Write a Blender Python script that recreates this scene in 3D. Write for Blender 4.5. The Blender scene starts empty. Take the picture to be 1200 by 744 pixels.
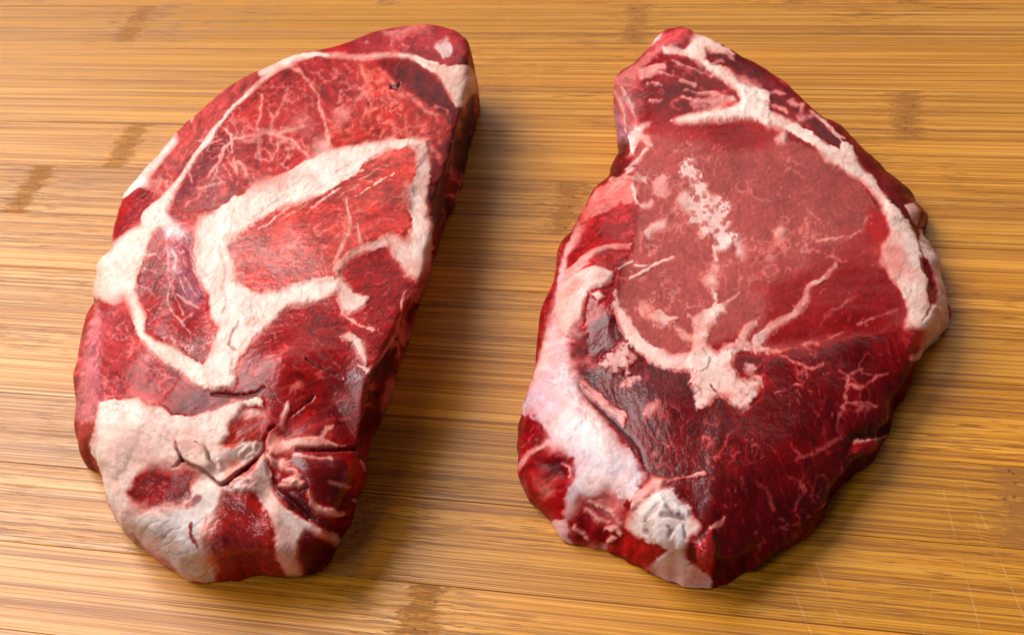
import bpy, math
import numpy as np
from mathutils import Matrix

# ------------------------------------------------------------------ camera
# Vanishing points of the board's strips / across the strips give the lens and attitude.
SC = bpy.context.scene
PP = np.array([600.0, 372.0]); V1 = np.array([-6000.0, 20.0]); V2 = np.array([1060.0, -1300.0])
FPX = math.sqrt(-float((V1 - PP) @ (V2 - PP)))
ax = -np.array([*(V1 - PP), FPX]); ax /= np.linalg.norm(ax)
ay = np.array([*(V2 - PP), FPX]); ay /= np.linalg.norm(ay)
RM = np.stack([ax, ay, np.cross(ax, ay)], 1)          # world -> (right, down, forward)
UNIT = 0.227                                          # metres: camera height over the board
CAM = np.array([0.0, 0.0, UNIT])
cam_data = bpy.data.cameras.new('camera'); cam = bpy.data.objects.new('camera', cam_data)
SC.collection.objects.link(cam); SC.camera = cam
cam_data.sensor_width = 36.0; cam_data.lens = FPX / 1200 * 36.0
cam_data.clip_start = 0.01; cam_data.clip_end = 50
r_, u_, b_ = RM[0], -RM[1], -RM[2]
cam.matrix_world = Matrix(((r_[0], u_[0], b_[0], CAM[0]), (r_[1], u_[1], b_[1], CAM[1]),
                           (r_[2], u_[2], b_[2], CAM[2]), (0, 0, 0, 1)))
cam_data.dof.use_dof = True; cam_data.dof.focus_distance = 0.275; cam_data.dof.aperture_fstop = 50

# ------------------------------------------------------------------ light
world = bpy.data.worlds.new('World'); SC.world = world; world.use_nodes = True
wb = world.node_tree.nodes['Background']
wb.inputs['Color'].default_value = (1.0, 0.93, 0.88, 1); wb.inputs['Strength'].default_value = 0.09


def area(name, loc, target, sx, sy, power, col):
    d = bpy.data.lights.new(name, 'AREA'); d.shape = 'RECTANGLE'; d.size = sx; d.size_y = sy
    d.energy = power; d.color = col
    o = bpy.data.objects.new(name, d); SC.collection.objects.link(o)
    v = np.array(loc, float) - np.array(target, float); v /= np.linalg.norm(v)
    right = np.cross((0, 0, 1.0), v); right /= np.linalg.norm(right); up = np.cross(v, right)
    o.matrix_world = Matrix(((right[0], up[0], v[0], loc[0]), (right[1], up[1], v[1], loc[1]),
                             (right[2], up[2], v[2], loc[2]), (0, 0, 0, 1)))
    return o


area('window_light', (-1.08, 0.66, 1.28), (-0.05, 0.2, 0), 1.25, 1.05, 43.0, (1.0, 0.965, 0.93))
area('far_window_light', (0.05, 1.45, 1.00), (0.0, 0.27, 0), 1.3, 0.6, 3.5, (1.0, 0.97, 0.94))
area('ceiling_light', (-0.45, -0.45, 1.25), (-0.05, 0.22, 0), 0.45, 0.35, 5.0, (0.93, 0.95, 1.0))

SC.view_settings.view_transform = 'Standard'; SC.view_settings.look = 'None'
SC.view_settings.exposure = 0.0; SC.view_settings.gamma = 1.0
SC.render.engine = 'CYCLES'


# ------------------------------------------------------------------ geometry helpers
def unproject(px, z):
    px = np.atleast_2d(np.asarray(px, float)); z = np.broadcast_to(np.asarray(z, float), len(px))
    d = np.stack([(px[:, 0] - PP[0]) / FPX, (px[:, 1] - PP[1]) / FPX, np.ones(len(px))], 1) @ RM
    t = (z - CAM[2]) / d[:, 2]
    return CAM + d * t[:, None]


def project(p):
    c = (p - CAM) @ RM.T
    return np.stack([PP[0] + FPX * c[..., 0] / c[..., 2], PP[1] + FPX * c[..., 1] / c[..., 2]], -1)


def lin(c):
    c = np.asarray(c, float) / 255.0
    return np.where(c <= 0.04045, c / 12.92, ((c + 0.055) / 1.055) ** 2.4)


def smooth01(x):
    x = np.clip(x, 0, 1); return x * x * (3 - 2 * x)


def bilinear(img, x, y):
    h, w = img.shape[:2]
    x = np.clip(x, 0, w - 1.001); y = np.clip(y, 0, h - 1.001)
    i = x.astype(int); j = y.astype(int); fx = x - i; fy = y - j
    if img.ndim == 3:
        fx = fx[..., None]; fy = fy[..., None]
    return (img[j, i] * (1 - fx) + img[j, i + 1] * fx) * (1 - fy) + (img[j + 1, i] * (1 - fx) + img[j + 1, i + 1] * fx) * fy


def vnoise(x, y, cell, seed):
    """smooth value noise in -1..1 at arbitrary positions"""
    rng = np.random.default_rng(seed); g = rng.uniform(-1, 1, (256, 256))
    x = x / cell + 1000.5 + seed * 7.3; y = y / cell + 1000.5 + seed * 3.1
    i = np.floor(x).astype(int); j = np.floor(y).astype(int); fx = x - i; fy = y - j
    fx = fx * fx * fx * (fx * (fx * 6 - 15) + 10); fy = fy * fy * fy * (fy * (fy * 6 - 15) + 10)
    a = g[j % 256, i % 256]; b = g[j % 256, (i + 1) % 256]; c = g[(j + 1) % 256, i % 256]; d = g[(j + 1) % 256, (i + 1) % 256]
    return (a * (1 - fx) + b * fx) * (1 - fy) + (c * (1 - fx) + d * fx) * fy


def fbm(x, y, cell, seed, octaves=3, gain=0.5):
    s = 0; a = 1; n = 0
    for k in range(octaves):
        s = s + a * vnoise(x, y, cell / 2 ** k, seed + 17 * k); n += a; a *= gain
    return s / n


# ------------------------------------------------------------------ meat colours
FAT = (238, 208, 195); FATW = (243, 224, 215); FATP = (228, 172, 162); FATG = (206, 192, 190); VEIN = (222, 158, 150)
LEAN = (160, 54, 54); LEANP = (178, 82, 80); LEANR = (168, 34, 32); LEAND = (112, 12, 16); LEANV = (78, 6, 10)
EYE = (180, 78, 72); PURP = (158, 112, 138); ORNG = (188, 92, 58); BLACK = (38, 4, 4)

CROPS = {'A': (60, 10, 2.977), 'B': (300, 10, 2.977), 'C': (60, 240, 2.977), 'D': (300, 240, 2.977),
         'E': (60, 450, 2.977), 'F': (260, 450, 2.977), 'G': (600, 10, 2.977), 'H': (830, 10, 2.977),
         'I': (600, 240, 2.977), 'J': (830, 240, 2.977), 'K': (600, 450, 2.977), 'M': (830, 450, 2.977),
         'N': (130, 130, 5.725), 'O': (250, 60, 5.725), 'Q': (390, 60, 5.725), 'S': (140, 260, 5.725),
         'T': (200, 470, 6.2), 'U': (300, 500, 3.914), 'V': (700, 330, 4.375), 'W': (610, 480, 3.72), 'P': (0, 0, 1.0)}


class Chart:
    """Pattern of one steak's cut face: colour, fat, wetness, relief (mm) and part number, as a 2-D chart."""
    def __init__(s, x0, y0, x1, y1, base, seed, res=1.6):
        s.x0, s.y0, s.res, s.seed = x0, y0, res, seed
        w = int((x1 - x0) * res); h = int((y1 - y0) * res)
        s.X, s.Y = np.meshgrid(x0 + np.arange(w) / res, y0 + np.arange(h) / res)
        s.col = np.ones((h, w, 3)) * np.array(base, float)
        s.fat = np.zeros((h, w)); s.hgt = np.zeros((h, w)); s.wet = np.full((h, w), 0.5)
        s.lab = np.zeros((h, w), np.int32); s.names = ['lean_meat']; s.labels = [None]
        s.wx = 1.7 * fbm(s.X, s.Y, 22, seed, 4, 0.7); s.wy = 1.7 * fbm(s.X, s.Y, 22, seed + 5, 4, 0.7)
        s.fr = 1.5 * fbm(s.X, s.Y, 5.5, seed + 13, 2, 0.7) + 0.8 * fbm(s.X, s.Y, 12, seed + 14, 2) + 1.0 * fbm((s.X * .8 - s.Y * .6) / 5, s.X * .6 + s.Y * .8, 3.2, seed + 15, 2)          # frayed edges
        s.sv = 0.55 + 3.0 * smooth01(fbm(s.X, s.Y, 28, seed + 9, 2) * 1.2 + 0.35)   # edges crisp here, bleeding there

    def pts(s, key, flat, n):
        a = np.array(flat, float).reshape(-1, n); ox, oy, k = CROPS[key]
        a[:, 0] = ox + a[:, 0] / k; a[:, 1] = oy + a[:, 1] / k
        if n == 3: a[:, 2] /= k
        return a

    def window(s, a, pad):
        i0 = max(0, int((a[:, 0].min() - pad - s.x0) * s.res)); i1 = min(s.X.shape[1], int((a[:, 0].max() + pad - s.x0) * s.res) + 2)
        j0 = max(0, int((a[:, 1].min() - pad - s.y0) * s.res)); j1 = min(s.X.shape[0], int((a[:, 1].max() + pad - s.y0) * s.res) + 2)
        return (slice(j0, max(j1, j0)), slice(i0, max(i1, i0)))

    def apply(s, sl, m, hm, col, op, dh, fat, wet, part, label):
        m = m * op
        if col is not None:
            s.col[sl] += (np.array(col, float) - s.col[sl]) * m[..., None]
        if fat is not None: s.fat[sl] += (fat - s.fat[sl]) * m
        if wet is not None: s.wet[sl] += (wet - s.wet[sl]) * m
        s.hgt[sl] += dh * hm * op
        if part:
            if (part, label) not in zip(s.names, s.labels) or not part.endswith('+'):
                s.names.append(part.rstrip('+')); s.labels.append(label)
            k = len(s.names) - 1
            s.lab[sl] = np.where(m > 0.5, k, s.lab[sl])

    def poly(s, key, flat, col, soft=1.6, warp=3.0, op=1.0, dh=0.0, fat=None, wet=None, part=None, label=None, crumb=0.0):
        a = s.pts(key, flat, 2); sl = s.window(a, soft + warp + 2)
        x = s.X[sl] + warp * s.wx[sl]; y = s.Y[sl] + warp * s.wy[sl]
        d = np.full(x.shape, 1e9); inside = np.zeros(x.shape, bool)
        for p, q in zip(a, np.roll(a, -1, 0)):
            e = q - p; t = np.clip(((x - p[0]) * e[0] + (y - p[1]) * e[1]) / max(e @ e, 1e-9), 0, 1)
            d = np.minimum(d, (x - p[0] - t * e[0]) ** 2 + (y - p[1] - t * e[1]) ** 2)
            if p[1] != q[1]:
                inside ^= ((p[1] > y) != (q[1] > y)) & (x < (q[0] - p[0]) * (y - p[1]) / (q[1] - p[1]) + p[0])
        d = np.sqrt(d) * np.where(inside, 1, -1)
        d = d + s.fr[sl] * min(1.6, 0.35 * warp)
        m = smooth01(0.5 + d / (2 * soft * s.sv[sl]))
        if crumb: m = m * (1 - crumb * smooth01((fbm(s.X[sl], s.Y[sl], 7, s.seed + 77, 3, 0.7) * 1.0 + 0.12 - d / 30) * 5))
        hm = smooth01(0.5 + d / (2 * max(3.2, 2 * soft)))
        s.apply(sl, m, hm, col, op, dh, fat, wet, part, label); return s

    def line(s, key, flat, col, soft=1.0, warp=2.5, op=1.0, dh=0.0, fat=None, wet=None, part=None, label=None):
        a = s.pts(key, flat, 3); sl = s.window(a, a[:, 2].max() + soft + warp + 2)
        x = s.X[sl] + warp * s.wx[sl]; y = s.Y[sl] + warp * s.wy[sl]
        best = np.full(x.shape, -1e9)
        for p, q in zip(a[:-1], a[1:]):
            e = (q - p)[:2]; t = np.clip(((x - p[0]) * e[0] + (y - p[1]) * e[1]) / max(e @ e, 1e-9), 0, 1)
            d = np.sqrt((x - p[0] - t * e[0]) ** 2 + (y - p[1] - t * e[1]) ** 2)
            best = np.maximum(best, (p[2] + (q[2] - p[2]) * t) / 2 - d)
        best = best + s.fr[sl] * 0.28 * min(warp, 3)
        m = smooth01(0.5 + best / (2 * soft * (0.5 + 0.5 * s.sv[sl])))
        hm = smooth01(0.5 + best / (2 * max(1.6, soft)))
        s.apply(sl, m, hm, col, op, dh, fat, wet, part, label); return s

    def veins(s, key, flat, cell, width, col, op, seed, stretch=(1, 1), angle=0.0, soft=6, dh=0.0, thresh=0.0):
        """web of thin pale seams inside an outline (marbling)"""
        a = s.pts(key, flat, 2); sl = s.window(a, 14)
        x = s.X[sl]; y = s.Y[sl]; c, n = math.cos(angle), math.sin(angle)
        u = (x * c + y * n) / stretch[0]; v = (-x * n + y * c) / stretch[1]
        f = fbm(u, v, cell, seed, 3, 0.55); g = vnoise(u, v, cell * 1.7, seed + 91)
        web = np.clip(1 - np.abs(f) * cell / (width * 1.6), 0, 1) * smooth01(0.5 + (g - thresh) * 2)
        keep = s.col, s.fat
        m = np.zeros(s.X.shape)
        d = np.full(x.shape, 1e9); inside = np.zeros(x.shape, bool)
        for p, q in zip(a, np.roll(a, -1, 0)):
            e = q - p; t = np.clip(((x - p[0]) * e[0] + (y - p[1]) * e[1]) / max(e @ e, 1e-9), 0, 1)
            d = np.minimum(d, (x - p[0] - t * e[0]) ** 2 + (y - p[1] - t * e[1]) ** 2)
            if p[1] != q[1]:
                inside ^= ((p[1] > y) != (q[1] > y)) & (x < (q[0] - p[0]) * (y - p[1]) / (q[1] - p[1]) + p[0])
        mask = smooth01(np.sqrt(d) * np.where(inside, 1, -1) / soft)
        mm = web * mask * op * (1 - s.fat[sl])
        s.col[sl] += (np.array(col, float) - s.col[sl]) * mm[..., None]
        s.fat[sl] = np.maximum(s.fat[sl], mm * 0.7); s.hgt[sl] += dh * mm
        return s

    def bump(s, x, y, rx, ry, ang, amp):
        c, n = math.cos(math.radians(ang)), math.sin(math.radians(ang))
        u = ((s.X - x) * c + (s.Y - y) * n) / rx; v = (-(s.X - x) * n + (s.Y - y) * c) / ry
        s.hgt += 1.7 * amp * np.exp(-(u * u + v * v)); return s

    def finish(s):
        X, Y, f = s.X, s.Y, s.fat; sd = s.seed
        big = fbm(X, Y, 46, sd + 31, 3); mid = fbm(X, Y, 13, sd + 32, 3); fine = fbm(X, Y, 3.6, sd + 33, 2)

        def blur(a, n):
            for _ in range(n):
                a = (np.roll(a, 1, 0) + 2 * a + np.roll(a, -1, 0)) / 4; a = (np.roll(a, 1, 1) + 2 * a + np.roll(a, -1, 1)) / 4
            return a
        # where fat meets lean the two bleed into each other: rosy margins of uneven width
        b1 = blur(f, 14); b2 = blur(b1, 40); edge = np.clip(4 * b1 * (1 - b1), 0, 1); wide = np.clip(4 * b2 * (1 - b2), 0, 1)
        un = smooth01(fbm(X, Y, 24, sd + 70, 3) * 1.3 + 0.45)
        s.col += (np.array((216, 128, 116)) - s.col) * ((1 - f) * edge * un * 0.55)[..., None]
        s.col += (np.array((228, 160, 146)) - s.col) * (f * wide * un * 0.60)[..., None]
        blend = (np.clip(edge * 1.4, 0, 1) * smooth01((b2 - 0.22) * 5) * smooth01(un * 1.6 - 0.35))[..., None]
        cb = s.col.copy()
        for q in range(3): cb[..., q] = blur(cb[..., q], 46)
        s.col += (cb - s.col) * blend
        s.fat = f = f + (blur(f, 46) - f) * blend[..., 0]
        lean = 1 - f
        # muscle fibres: every muscle runs its own way
        loin = s.names.index('loin_muscle') if 'loin_muscle' in s.names else -1
        fib = np.zeros(X.shape); rng = np.random.default_rng(sd)
        for k in range(len(s.names)):
            a = rng.uniform(-1.3, 1.3) if k else -0.6
            msk = s.lab == k
            if not msk.any(): continue
            jj, ii = np.where(msk); w = (slice(jj.min(), jj.max() + 1), slice(ii.min(), ii.max() + 1))
            x, y = X[w] + 5 * s.wx[w], Y[w] + 5 * s.wy[w]; c, n = math.cos(a), math.sin(a)
            fib[w] = np.where(msk[w], (0.55 if s.names[k] == 'loin_muscle' else 1.0) * fbm((x * c + y * n) / 7, -x * n + y * c, 3.0, sd + 34 + k, 3, 0.6), fib[w])
        s.col *= (1 + lean * np.where(s.lab == loin, 0.5, 1.0) * (0.12 * big + 0.12 * mid + 0.10 * fine + 0.22 * fib))[..., None]
        # pale flecks and threads of intramuscular fat along the fibres
        fl = smooth01((fbm(X, Y, 5.0, sd + 40, 2) - 0.40) * 5) * smooth01((fbm(X, Y, 30, sd + 41, 2) + 0.10) * 2)
        th = smooth01((fib - 0.42) * 6) * smooth01((fbm(X, Y, 24, sd + 43, 2) + 0.05) * 2.5)
        s.col += (np.array(VEIN) - s.col) * (np.maximum(fl * 0.40, th * 0.30) * lean)[..., None]
        # fat: blood stain, cream, faint creases
        pk = smooth01(fbm(X, Y, 34, sd + 50, 4, 0.6) * 1.8 + 0.05)
        s.col += (np.array((228, 158, 144)) - s.col) * (pk * f * 0.50)[..., None]
        wh = smooth01(fbm(X, Y, 28, sd + 55, 3, 0.6) * 1.8)
        s.col += (np.array((246, 230, 220)) - s.col) * (wh * f * 0.45)[..., None]
        cr = np.clip(1 - np.abs(fbm(X + Y * 0.5, (Y - X * 0.3) * 0.6, 19, sd + 52, 4, 0.6)) * 13, 0, 1)
        s.col += (np.array((182, 128, 116)) - s.col) * (cr * f * 0.34)[..., None]
        s.col *= (1 + f * (0.05 * mid + 0.05 * fine + 0.08 * fib))[..., None]
        pt = smooth01((fib - 0.25) * 5) * smooth01(wide * 1.3 - 0.1) * smooth01(fbm(X, Y, 20, sd + 57, 2) * 2 + 0.4)
        s.col += (np.array((206, 120, 108)) - s.col) * (pt * f * 0.5)[..., None]
        soft_f = blur(f, 6)
        s.hgt = blur(s.hgt, 2)
        s.hgt += soft_f * (0.09 * mid + 0.0 * fine - 0.06 * cr + 0.02 * fib) + (1 - soft_f) * (0.02 * mid + 0.035 * fib) + 0.55 * fbm(X, Y, 58, sd + 36, 2, 0.4)
        s.col *= 1 - lean[..., None] * np.array((0.02, 0.10, 0.13))
        rich = 255 * 1.13 * (np.clip(s.col, 1, 255) / 255) ** 1.24      # deep myoglobin reds
        s.col += (rich - s.col) * (lean ** 1.5)[..., None]
        s.col = np.clip(s.col, 0, 250)


# ------------------------------------------------------------------ materials
def nt_new(name):
    m = bpy.data.materials.new(name); m.use_nodes = True
    return m, m.node_tree.nodes, m.node_tree.links, m.node_tree.nodes['Principled BSDF']


def meat_material(name):
    m, N, L, P = nt_new(name)
    at = N.new('ShaderNodeAttribute'); at.attribute_name = 'tint'
    af = N.new('ShaderNodeAttribute'); af.attribute_name = 'fatness'
    aw = N.new('ShaderNodeAttribute'); aw.attribute_name = 'wetness'
    tc = N.new('ShaderNodeTexCoord')
    n1 = N.new('ShaderNodeTexNoise'); n1.inputs['Scale'].default_value = 1500; n1.inputs['Detail'].default_value = 4
    n2 = N.new('ShaderNodeTexNoise'); n2.inputs['Scale'].default_value = 420; n2.inputs['Detail'].default_value = 5
    mp = N.new('ShaderNodeMapping'); mp.inputs['Scale'].default_value = (1, 0.35, 1); mp.inputs['Rotation'].default_value = (0, 0, 0.5)
    L.new(tc.outputs['Object'], mp.inputs['Vector']); L.new(mp.outputs['Vector'], n1.inputs['Vector'])
    L.new(tc.outputs['Object'], n2.inputs['Vector'])
    # fine tonal grain
    r = N.new('ShaderNodeMapRange'); r.inputs['From Min'].default_value = 0.3; r.inputs['From Max'].default_value = 0.7
    r.inputs['To Min'].default_value = 0.82; r.inputs['To Max'].default_value = 1.16
    L.new(n1.outputs['Fac'], r.inputs['Value'])
    mx = N.new('ShaderNodeMix'); mx.data_type = 'RGBA'; mx.blend_type = 'MULTIPLY'
    gf = N.new('ShaderNodeMath'); gf.operation = 'MULTIPLY_ADD'; gf.inputs[1].default_value = -0.75; gf.inputs[2].default_value = 1.0
    L.new(af.outputs['Fac'], gf.inputs[0]); L.new(gf.outputs[0], mx.inputs['Factor'])
    L.new(at.outputs['Color'], mx.inputs['A']); L.new(r.outputs['Result'], mx.inputs['B'])
    L.new(mx.outputs['Result'], P.inputs['Base Color'])
    # roughness: lean wetter, fat waxier
    ro = N.new('ShaderNodeMath'); ro.operation = 'MULTIPLY_ADD'; ro.inputs[1].default_value = -0.30; ro.inputs[2].default_value = 0.50
    L.new(aw.outputs['Fac'], ro.inputs[0])
    ro2 = N.new('ShaderNodeMath'); ro2.operation = 'MULTIPLY_ADD'; ro2.inputs[1].default_value = 0.30
    L.new(n2.outputs['Fac'], ro2.inputs[0])
    ro3 = N.new('ShaderNodeMath'); ro3.operation = 'SUBTRACT'; ro3.inputs[1].default_value = 0.15
    sl = N.new('ShaderNodeMapRange'); sl.inputs['From Min'].default_value = 0.12; sl.inputs['From Max'].default_value = 0.45
    sl.inputs['To Min'].default_value = 0.12; sl.inputs['To Max'].default_value = 0.36; L.new(aw.outputs['Fac'], sl.inputs['Value']); L.new(sl.outputs['Result'], P.inputs['Specular IOR Level'])
    L.new(ro.outputs[0], ro3.inputs[0]); L.new(ro3.outputs[0], ro2.inputs[2]); L.new(ro2.outputs[0], P.inputs['Roughness'])
    P.inputs['IOR'].default_value = 1.30
    cw = N.new('ShaderNodeMapRange'); cw.inputs['From Min'].default_value = 0.45; cw.inputs['From Max'].default_value = 0.95
    cw.inputs['To Min'].default_value = 0.05; cw.inputs['To Max'].default_value = 0.55
    L.new(aw.outputs['Fac'], cw.inputs['Value']); L.new(cw.outputs[0], P.inputs['Coat Weight']); P.inputs['Coat Roughness'].default_value = 0.07
    n3 = N.new('ShaderNodeTexNoise'); n3.inputs['Scale'].default_value = 620; n3.inputs['Detail'].default_value = 3; L.new(tc.outputs['Object'], n3.inputs['Vector'])
    b3 = N.new('ShaderNodeBump'); b3.inputs['Strength'].default_value = 0.6; b3.inputs['Distance'].default_value = 0.0006; L.new(n3.outputs['Fac'], b3.inputs['Height'])
    bs = N.new('ShaderNodeMath'); bs.operation = 'MULTIPLY_ADD'; bs.inputs[1].default_value = -0.10; bs.inputs[2].default_value = 0.13
    L.new(af.outputs['Fac'], bs.inputs[0])
    b1 = N.new('ShaderNodeBump'); L.new(bs.outputs[0], b1.inputs['Strength']); b1.inputs['Distance'].default_value = 0.00035
    b2 = N.new('ShaderNodeBump'); b2.inputs['Strength'].default_value = 0.07; b2.inputs['Distance'].default_value = 0.0008
    L.new(n1.outputs['Fac'], b1.inputs['Height']); L.new(n2.outputs['Fac'], b2.inputs['Height'])
    L.new(b2.outputs['Normal'], b1.inputs['Normal'])
    L.new(b1.outputs['Normal'], P.inputs['Normal']); L.new(b3.outputs['Normal'], P.inputs['Coat Normal'])
    return m


# ------------------------------------------------------------------ steak builder
def build_steak(name, label, group, chart, stations, centre_px, top_h, mat, nt=1500, nr=250, nw=80, power=3.0):
    """stations: (rim px x, y, rim height mm, base px or None), clockwise round the steak."""
    rim_px = np.array([s[:2] for s in stations], float)
    for k, st in enumerate(stations):                          # far rims: allow for the rounded edge
        if st[3] is None: rim_px[k] += (rim_px[k] - np.array(centre_px)) * 0.018
    rim_h = np.array([s[2] for s in stations], float) / 1000
    rim = unproject(rim_px, rim_h)
    base = np.array([unproject([s[3]], 0.0)[0] if s[3] is not None else np.array([*p[:2], 0]) for s, p in zip(stations, rim)])
    hidden = np.array([0.0 if s[3] is not None else 1.0 for s in stations])
    n = len(stations)
    seg = np.linalg.norm(np.roll(rim, -1, 0) - rim, axis=1) + 0.5 * np.linalg.norm(np.roll(base, -1, 0) - base, axis=1)
    cum = np.concatenate([[0], np.cumsum(seg)]); T = np.linspace(0, cum[-1], nt, endpoint=False)

    def resample(v, sm):
        v = v.reshape(n, -1); k = np.searchsorted(cum, T, side='right') - 1; f = ((T - cum[k]) / seg[k])[:, None]
        p0, p1, p2, p3 = v[(k - 1) % n], v[k % n], v[(k + 1) % n], v[(k + 2) % n]
        o = 0.5 * (2 * p1 + (p2 - p0) * f + (2 * p0 - 5 * p1 + 4 * p2 - p3) * f ** 2 + (3 * p1 - p0 - 3 * p2 + p3) * f ** 3)
        for _ in range(sm): o = (np.roll(o, 1, 0) + o * 2 + np.roll(o, -1, 0)) / 4
        return o
    rim = resample(rim, 4); base = resample(base, 4); hid = np.clip(resample(hidden, 10)[:, 0], 0, 1)
    base[:, 2] = 0.0004
    ring = np.linspace(0, 2 * math.pi, nt, endpoint=False)      # trimmed edges are never even
    wob = sum(a * fbm(np.cos(ring) * 100 + 300, np.sin(ring) * 100 + 300, c, 5 + int(stations[0][0]), 2) for a, c in ((0.0012, 24), (0.0007, 8)))
    rim[:, :2] += (rim[:, :2] - rim[:, :2].mean(0)) * (wob / np.linalg.norm(rim[:, :2] - rim[:, :2].mean(0), axis=1))[:, None]
    wob2 = sum(a * fbm(np.cos(ring) * 100 + 300, np.sin(ring) * 100 + 300, c, 55 + int(stations[0][0]), 2) for a, c in ((0.0012, 18), (0.0008, 6)))
    base[:, :2] += (base[:, :2] - base[:, :2].mean(0)) * (wob2 / np.linalg.norm(base[:, :2] - base[:, :2].mean(0), axis=1))[:, None]
    cen = unproject([centre_px], top_h / 1000)[0]
    t = np.linspace(0.0012, 1, nr) ** 0.9
    top = cen[None, None, :2] + (rim[None, :, :2] - cen[None, None, :2]) * t[:, None, None]
    fq = np.fft.rfft(rim[:, 2]); hs = np.fft.irfft(fq * np.exp(-(np.arange(len(fq)) / 5.0) ** 2), nt)   # rim height, smoothed for the inside
    hb = hs[None] + (rim[None, :, 2] - hs[None]) * t[:, None] ** 10
    z = hb + (cen[2] - hb) * (1 - t[:, None] ** power)
    top = np.concatenate([top, z[..., None]], -1)
    u = (np.arange(nw) + 1) / nw * math.pi / 2                # wall, rounded outwards
    out = base[:, :2] - rim[:, :2]
    nrm = rim[:, :2] - cen[:2]; nrm /= np.linalg.norm(nrm, axis=1)[:, None]
    prof_xy = np.sin(u) ** 1.4; prof_z = np.cos(u) ** 1.25
    wall = rim[None, :, :2] + out[None] * prof_xy[:, None, None] + nrm[None] * (np.sin(2 * u) * 0.0005)[:, None, None]
    fold = sum(a * np.stack([vnoise(np.cos(ring) * 100 + 300, np.sin(ring) * 100 + 300 + 9 * k, c, 70 + int(stations[0][0])) for k in u])
               for a, c in ((0.0020, 14), (0.0010, 6)))
    wall = wall + nrm[None] * (fold * np.sin(2 * u)[:, None])[..., None]
    wz = base[None, :, 2] + (rim[None, :, 2] - base[None, :, 2]) * prof_z[:, None]
    wall = np.concatenate([wall, wz[..., None]], -1)
    nb = 6                                                     # underside
    tb = 1 - (np.arange(nb) + 1) / (nb + 0.01)
    bot = cen[None, None, :2] + (base[None, :, :2] - cen[None, None, :2]) * tb[:, None, None]
    bot = np.concatenate([bot, np.full(bot.shape[:2] + (1,), 0.0004)], -1)
    G = np.concatenate([top, wall, bot], 0); rows = len(G)
    for k in range(320):                                       # round the edge between cut face and side
        i0, i1 = nr - 60, nr + nw - 12
        w = smooth01(np.minimum(np.arange(i0, i1) - i0, i1 - 1 - np.arange(i0, i1)) / 18)[:, None, None]
        G[i0:i1] += w * 0.5 * ((G[i0 - 1:i1 - 1] + G[i0 + 1:i1 + 1]) / 2 - G[i0:i1])
    # chart position of every vertex (back walls carry the rim's pattern straight down)
    ch = project(G)
    rim_ch = project(rim)
    h = hid[None, :, None] * np.concatenate([np.zeros(nr), np.ones(nw + nb)])[:, None, None]
    ch = ch * (1 - h) + rim_ch[None] * h
    ch[nr + nw:] = ch[nr + nw - 1]
    cx = (ch[..., 0] - chart.x0) * chart.res; cy = (ch[..., 1] - chart.y0) * chart.res

    def normals(G):
        du = np.roll(G, -1, 1) - np.roll(G, 1, 1); dv = np.gradient(G, axis=0)
        nn = np.cross(dv, du); l = np.linalg.norm(nn, axis=-1, keepdims=True)
        return nn / np.maximum(l, 1e-15)
    NN = normals(G)
    if NN[nr // 2, :, 2].mean() < 0: NN = -NN; flip = True
    else: flip = False
    hm = bilinear(chart.hgt, cx, cy) / 1000
    fade = np.ones(rows); fade[nr:nr + nw] = 1 - smooth01((np.arange(nw) / nw - 0.7) / 0.3) * 0.8; fade[nr + nw:] = 0
    # the centre of the fan is dense: fine relief is fine there
    G = G + NN * (hm * fade[:, None])[..., None]
    G[..., 2] = np.maximum(G[..., 2], 0.0004)
    NN = normals(G) * (-1 if flip else 1)
    tint = lin(bilinear(chart.col, cx, cy)); fat = bilinear(chart.fat, cx, cy); wet = bilinear(chart.wet, cx, cy)
    wf = np.zeros(rows); wf[nr + 10:] = 1; wf = np.convolve(np.pad(wf, 10, mode='edge'), np.ones(21) / 21, 'valid')
    wet = wet * (1 - 0.72 * wf[:, None] * (1 - 0.0 * fat))
    lab = chart.lab[np.clip(cy.round().astype(int), 0, chart.lab.shape[0] - 1), np.clip(cx.round().astype(int), 0, chart.lab.shape[1] - 1)]
    lab[nr + nw:] = 0
    # faces
    idx = np.arange(rows * nt).reshape(rows, nt)
    a = idx[:-1]; b = np.roll(idx, -1, 1)[:-1]; c = np.roll(idx, -1, 1)[1:]; d = idx[1:]
    quads = np.stack([a, d, c, b] if flip is False else [a, b, c, d], -1).reshape(-1, 4)
    # one part per connected patch: run-length union-find over the face grid (columns wrap round)
    fg = lab[:-1].copy()

    def patches(fg):
        par = []

        def find(a):
            while par[a] != a:
                par[a] = par[par[a]]; a = par[a]
            return a
        ids = np.zeros(fg.shape, np.int64); left = {}
        for i in range(fg.shape[0]):
            row = fg[i]; cut = np.flatnonzero(np.diff(row)) + 1
            st = np.concatenate([[0], cut]); en = np.concatenate([cut, [nt]])
            base_id = len(par); par.extend(range(base_id, base_id + len(st)))
            for k in range(len(st)): left[base_id + k] = (i, int(st[k]) - 1)
            ids[i] = base_id + np.repeat(np.arange(len(st)), en - st)
            if row[0] == row[-1]: par[find(int(ids[i, -1]))] = find(int(ids[i, 0]))
            if i:
                same = fg[i] == fg[i - 1]
                for a, b in np.unique(np.stack([ids[i - 1][same], ids[i][same]], 1), axis=0):
                    ra, rb = find(int(a)), find(int(b))
                    if ra != rb: par[rb] = ra
        roots = np.array([find(a) for a in range(len(par))])
        return roots[ids], left
    for _ in range(6):
        comp, left = patches(fg)
        u, inv, cnt = np.unique(comp, return_inverse=True, return_counts=True); inv = inv.reshape(comp.shape)
        small = cnt < 900
        if not small.any(): break
        for k in np.flatnonzero(small):
            i, j = left[int(u[k])]
            fg[inv == k] = fg[i, j]
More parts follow.
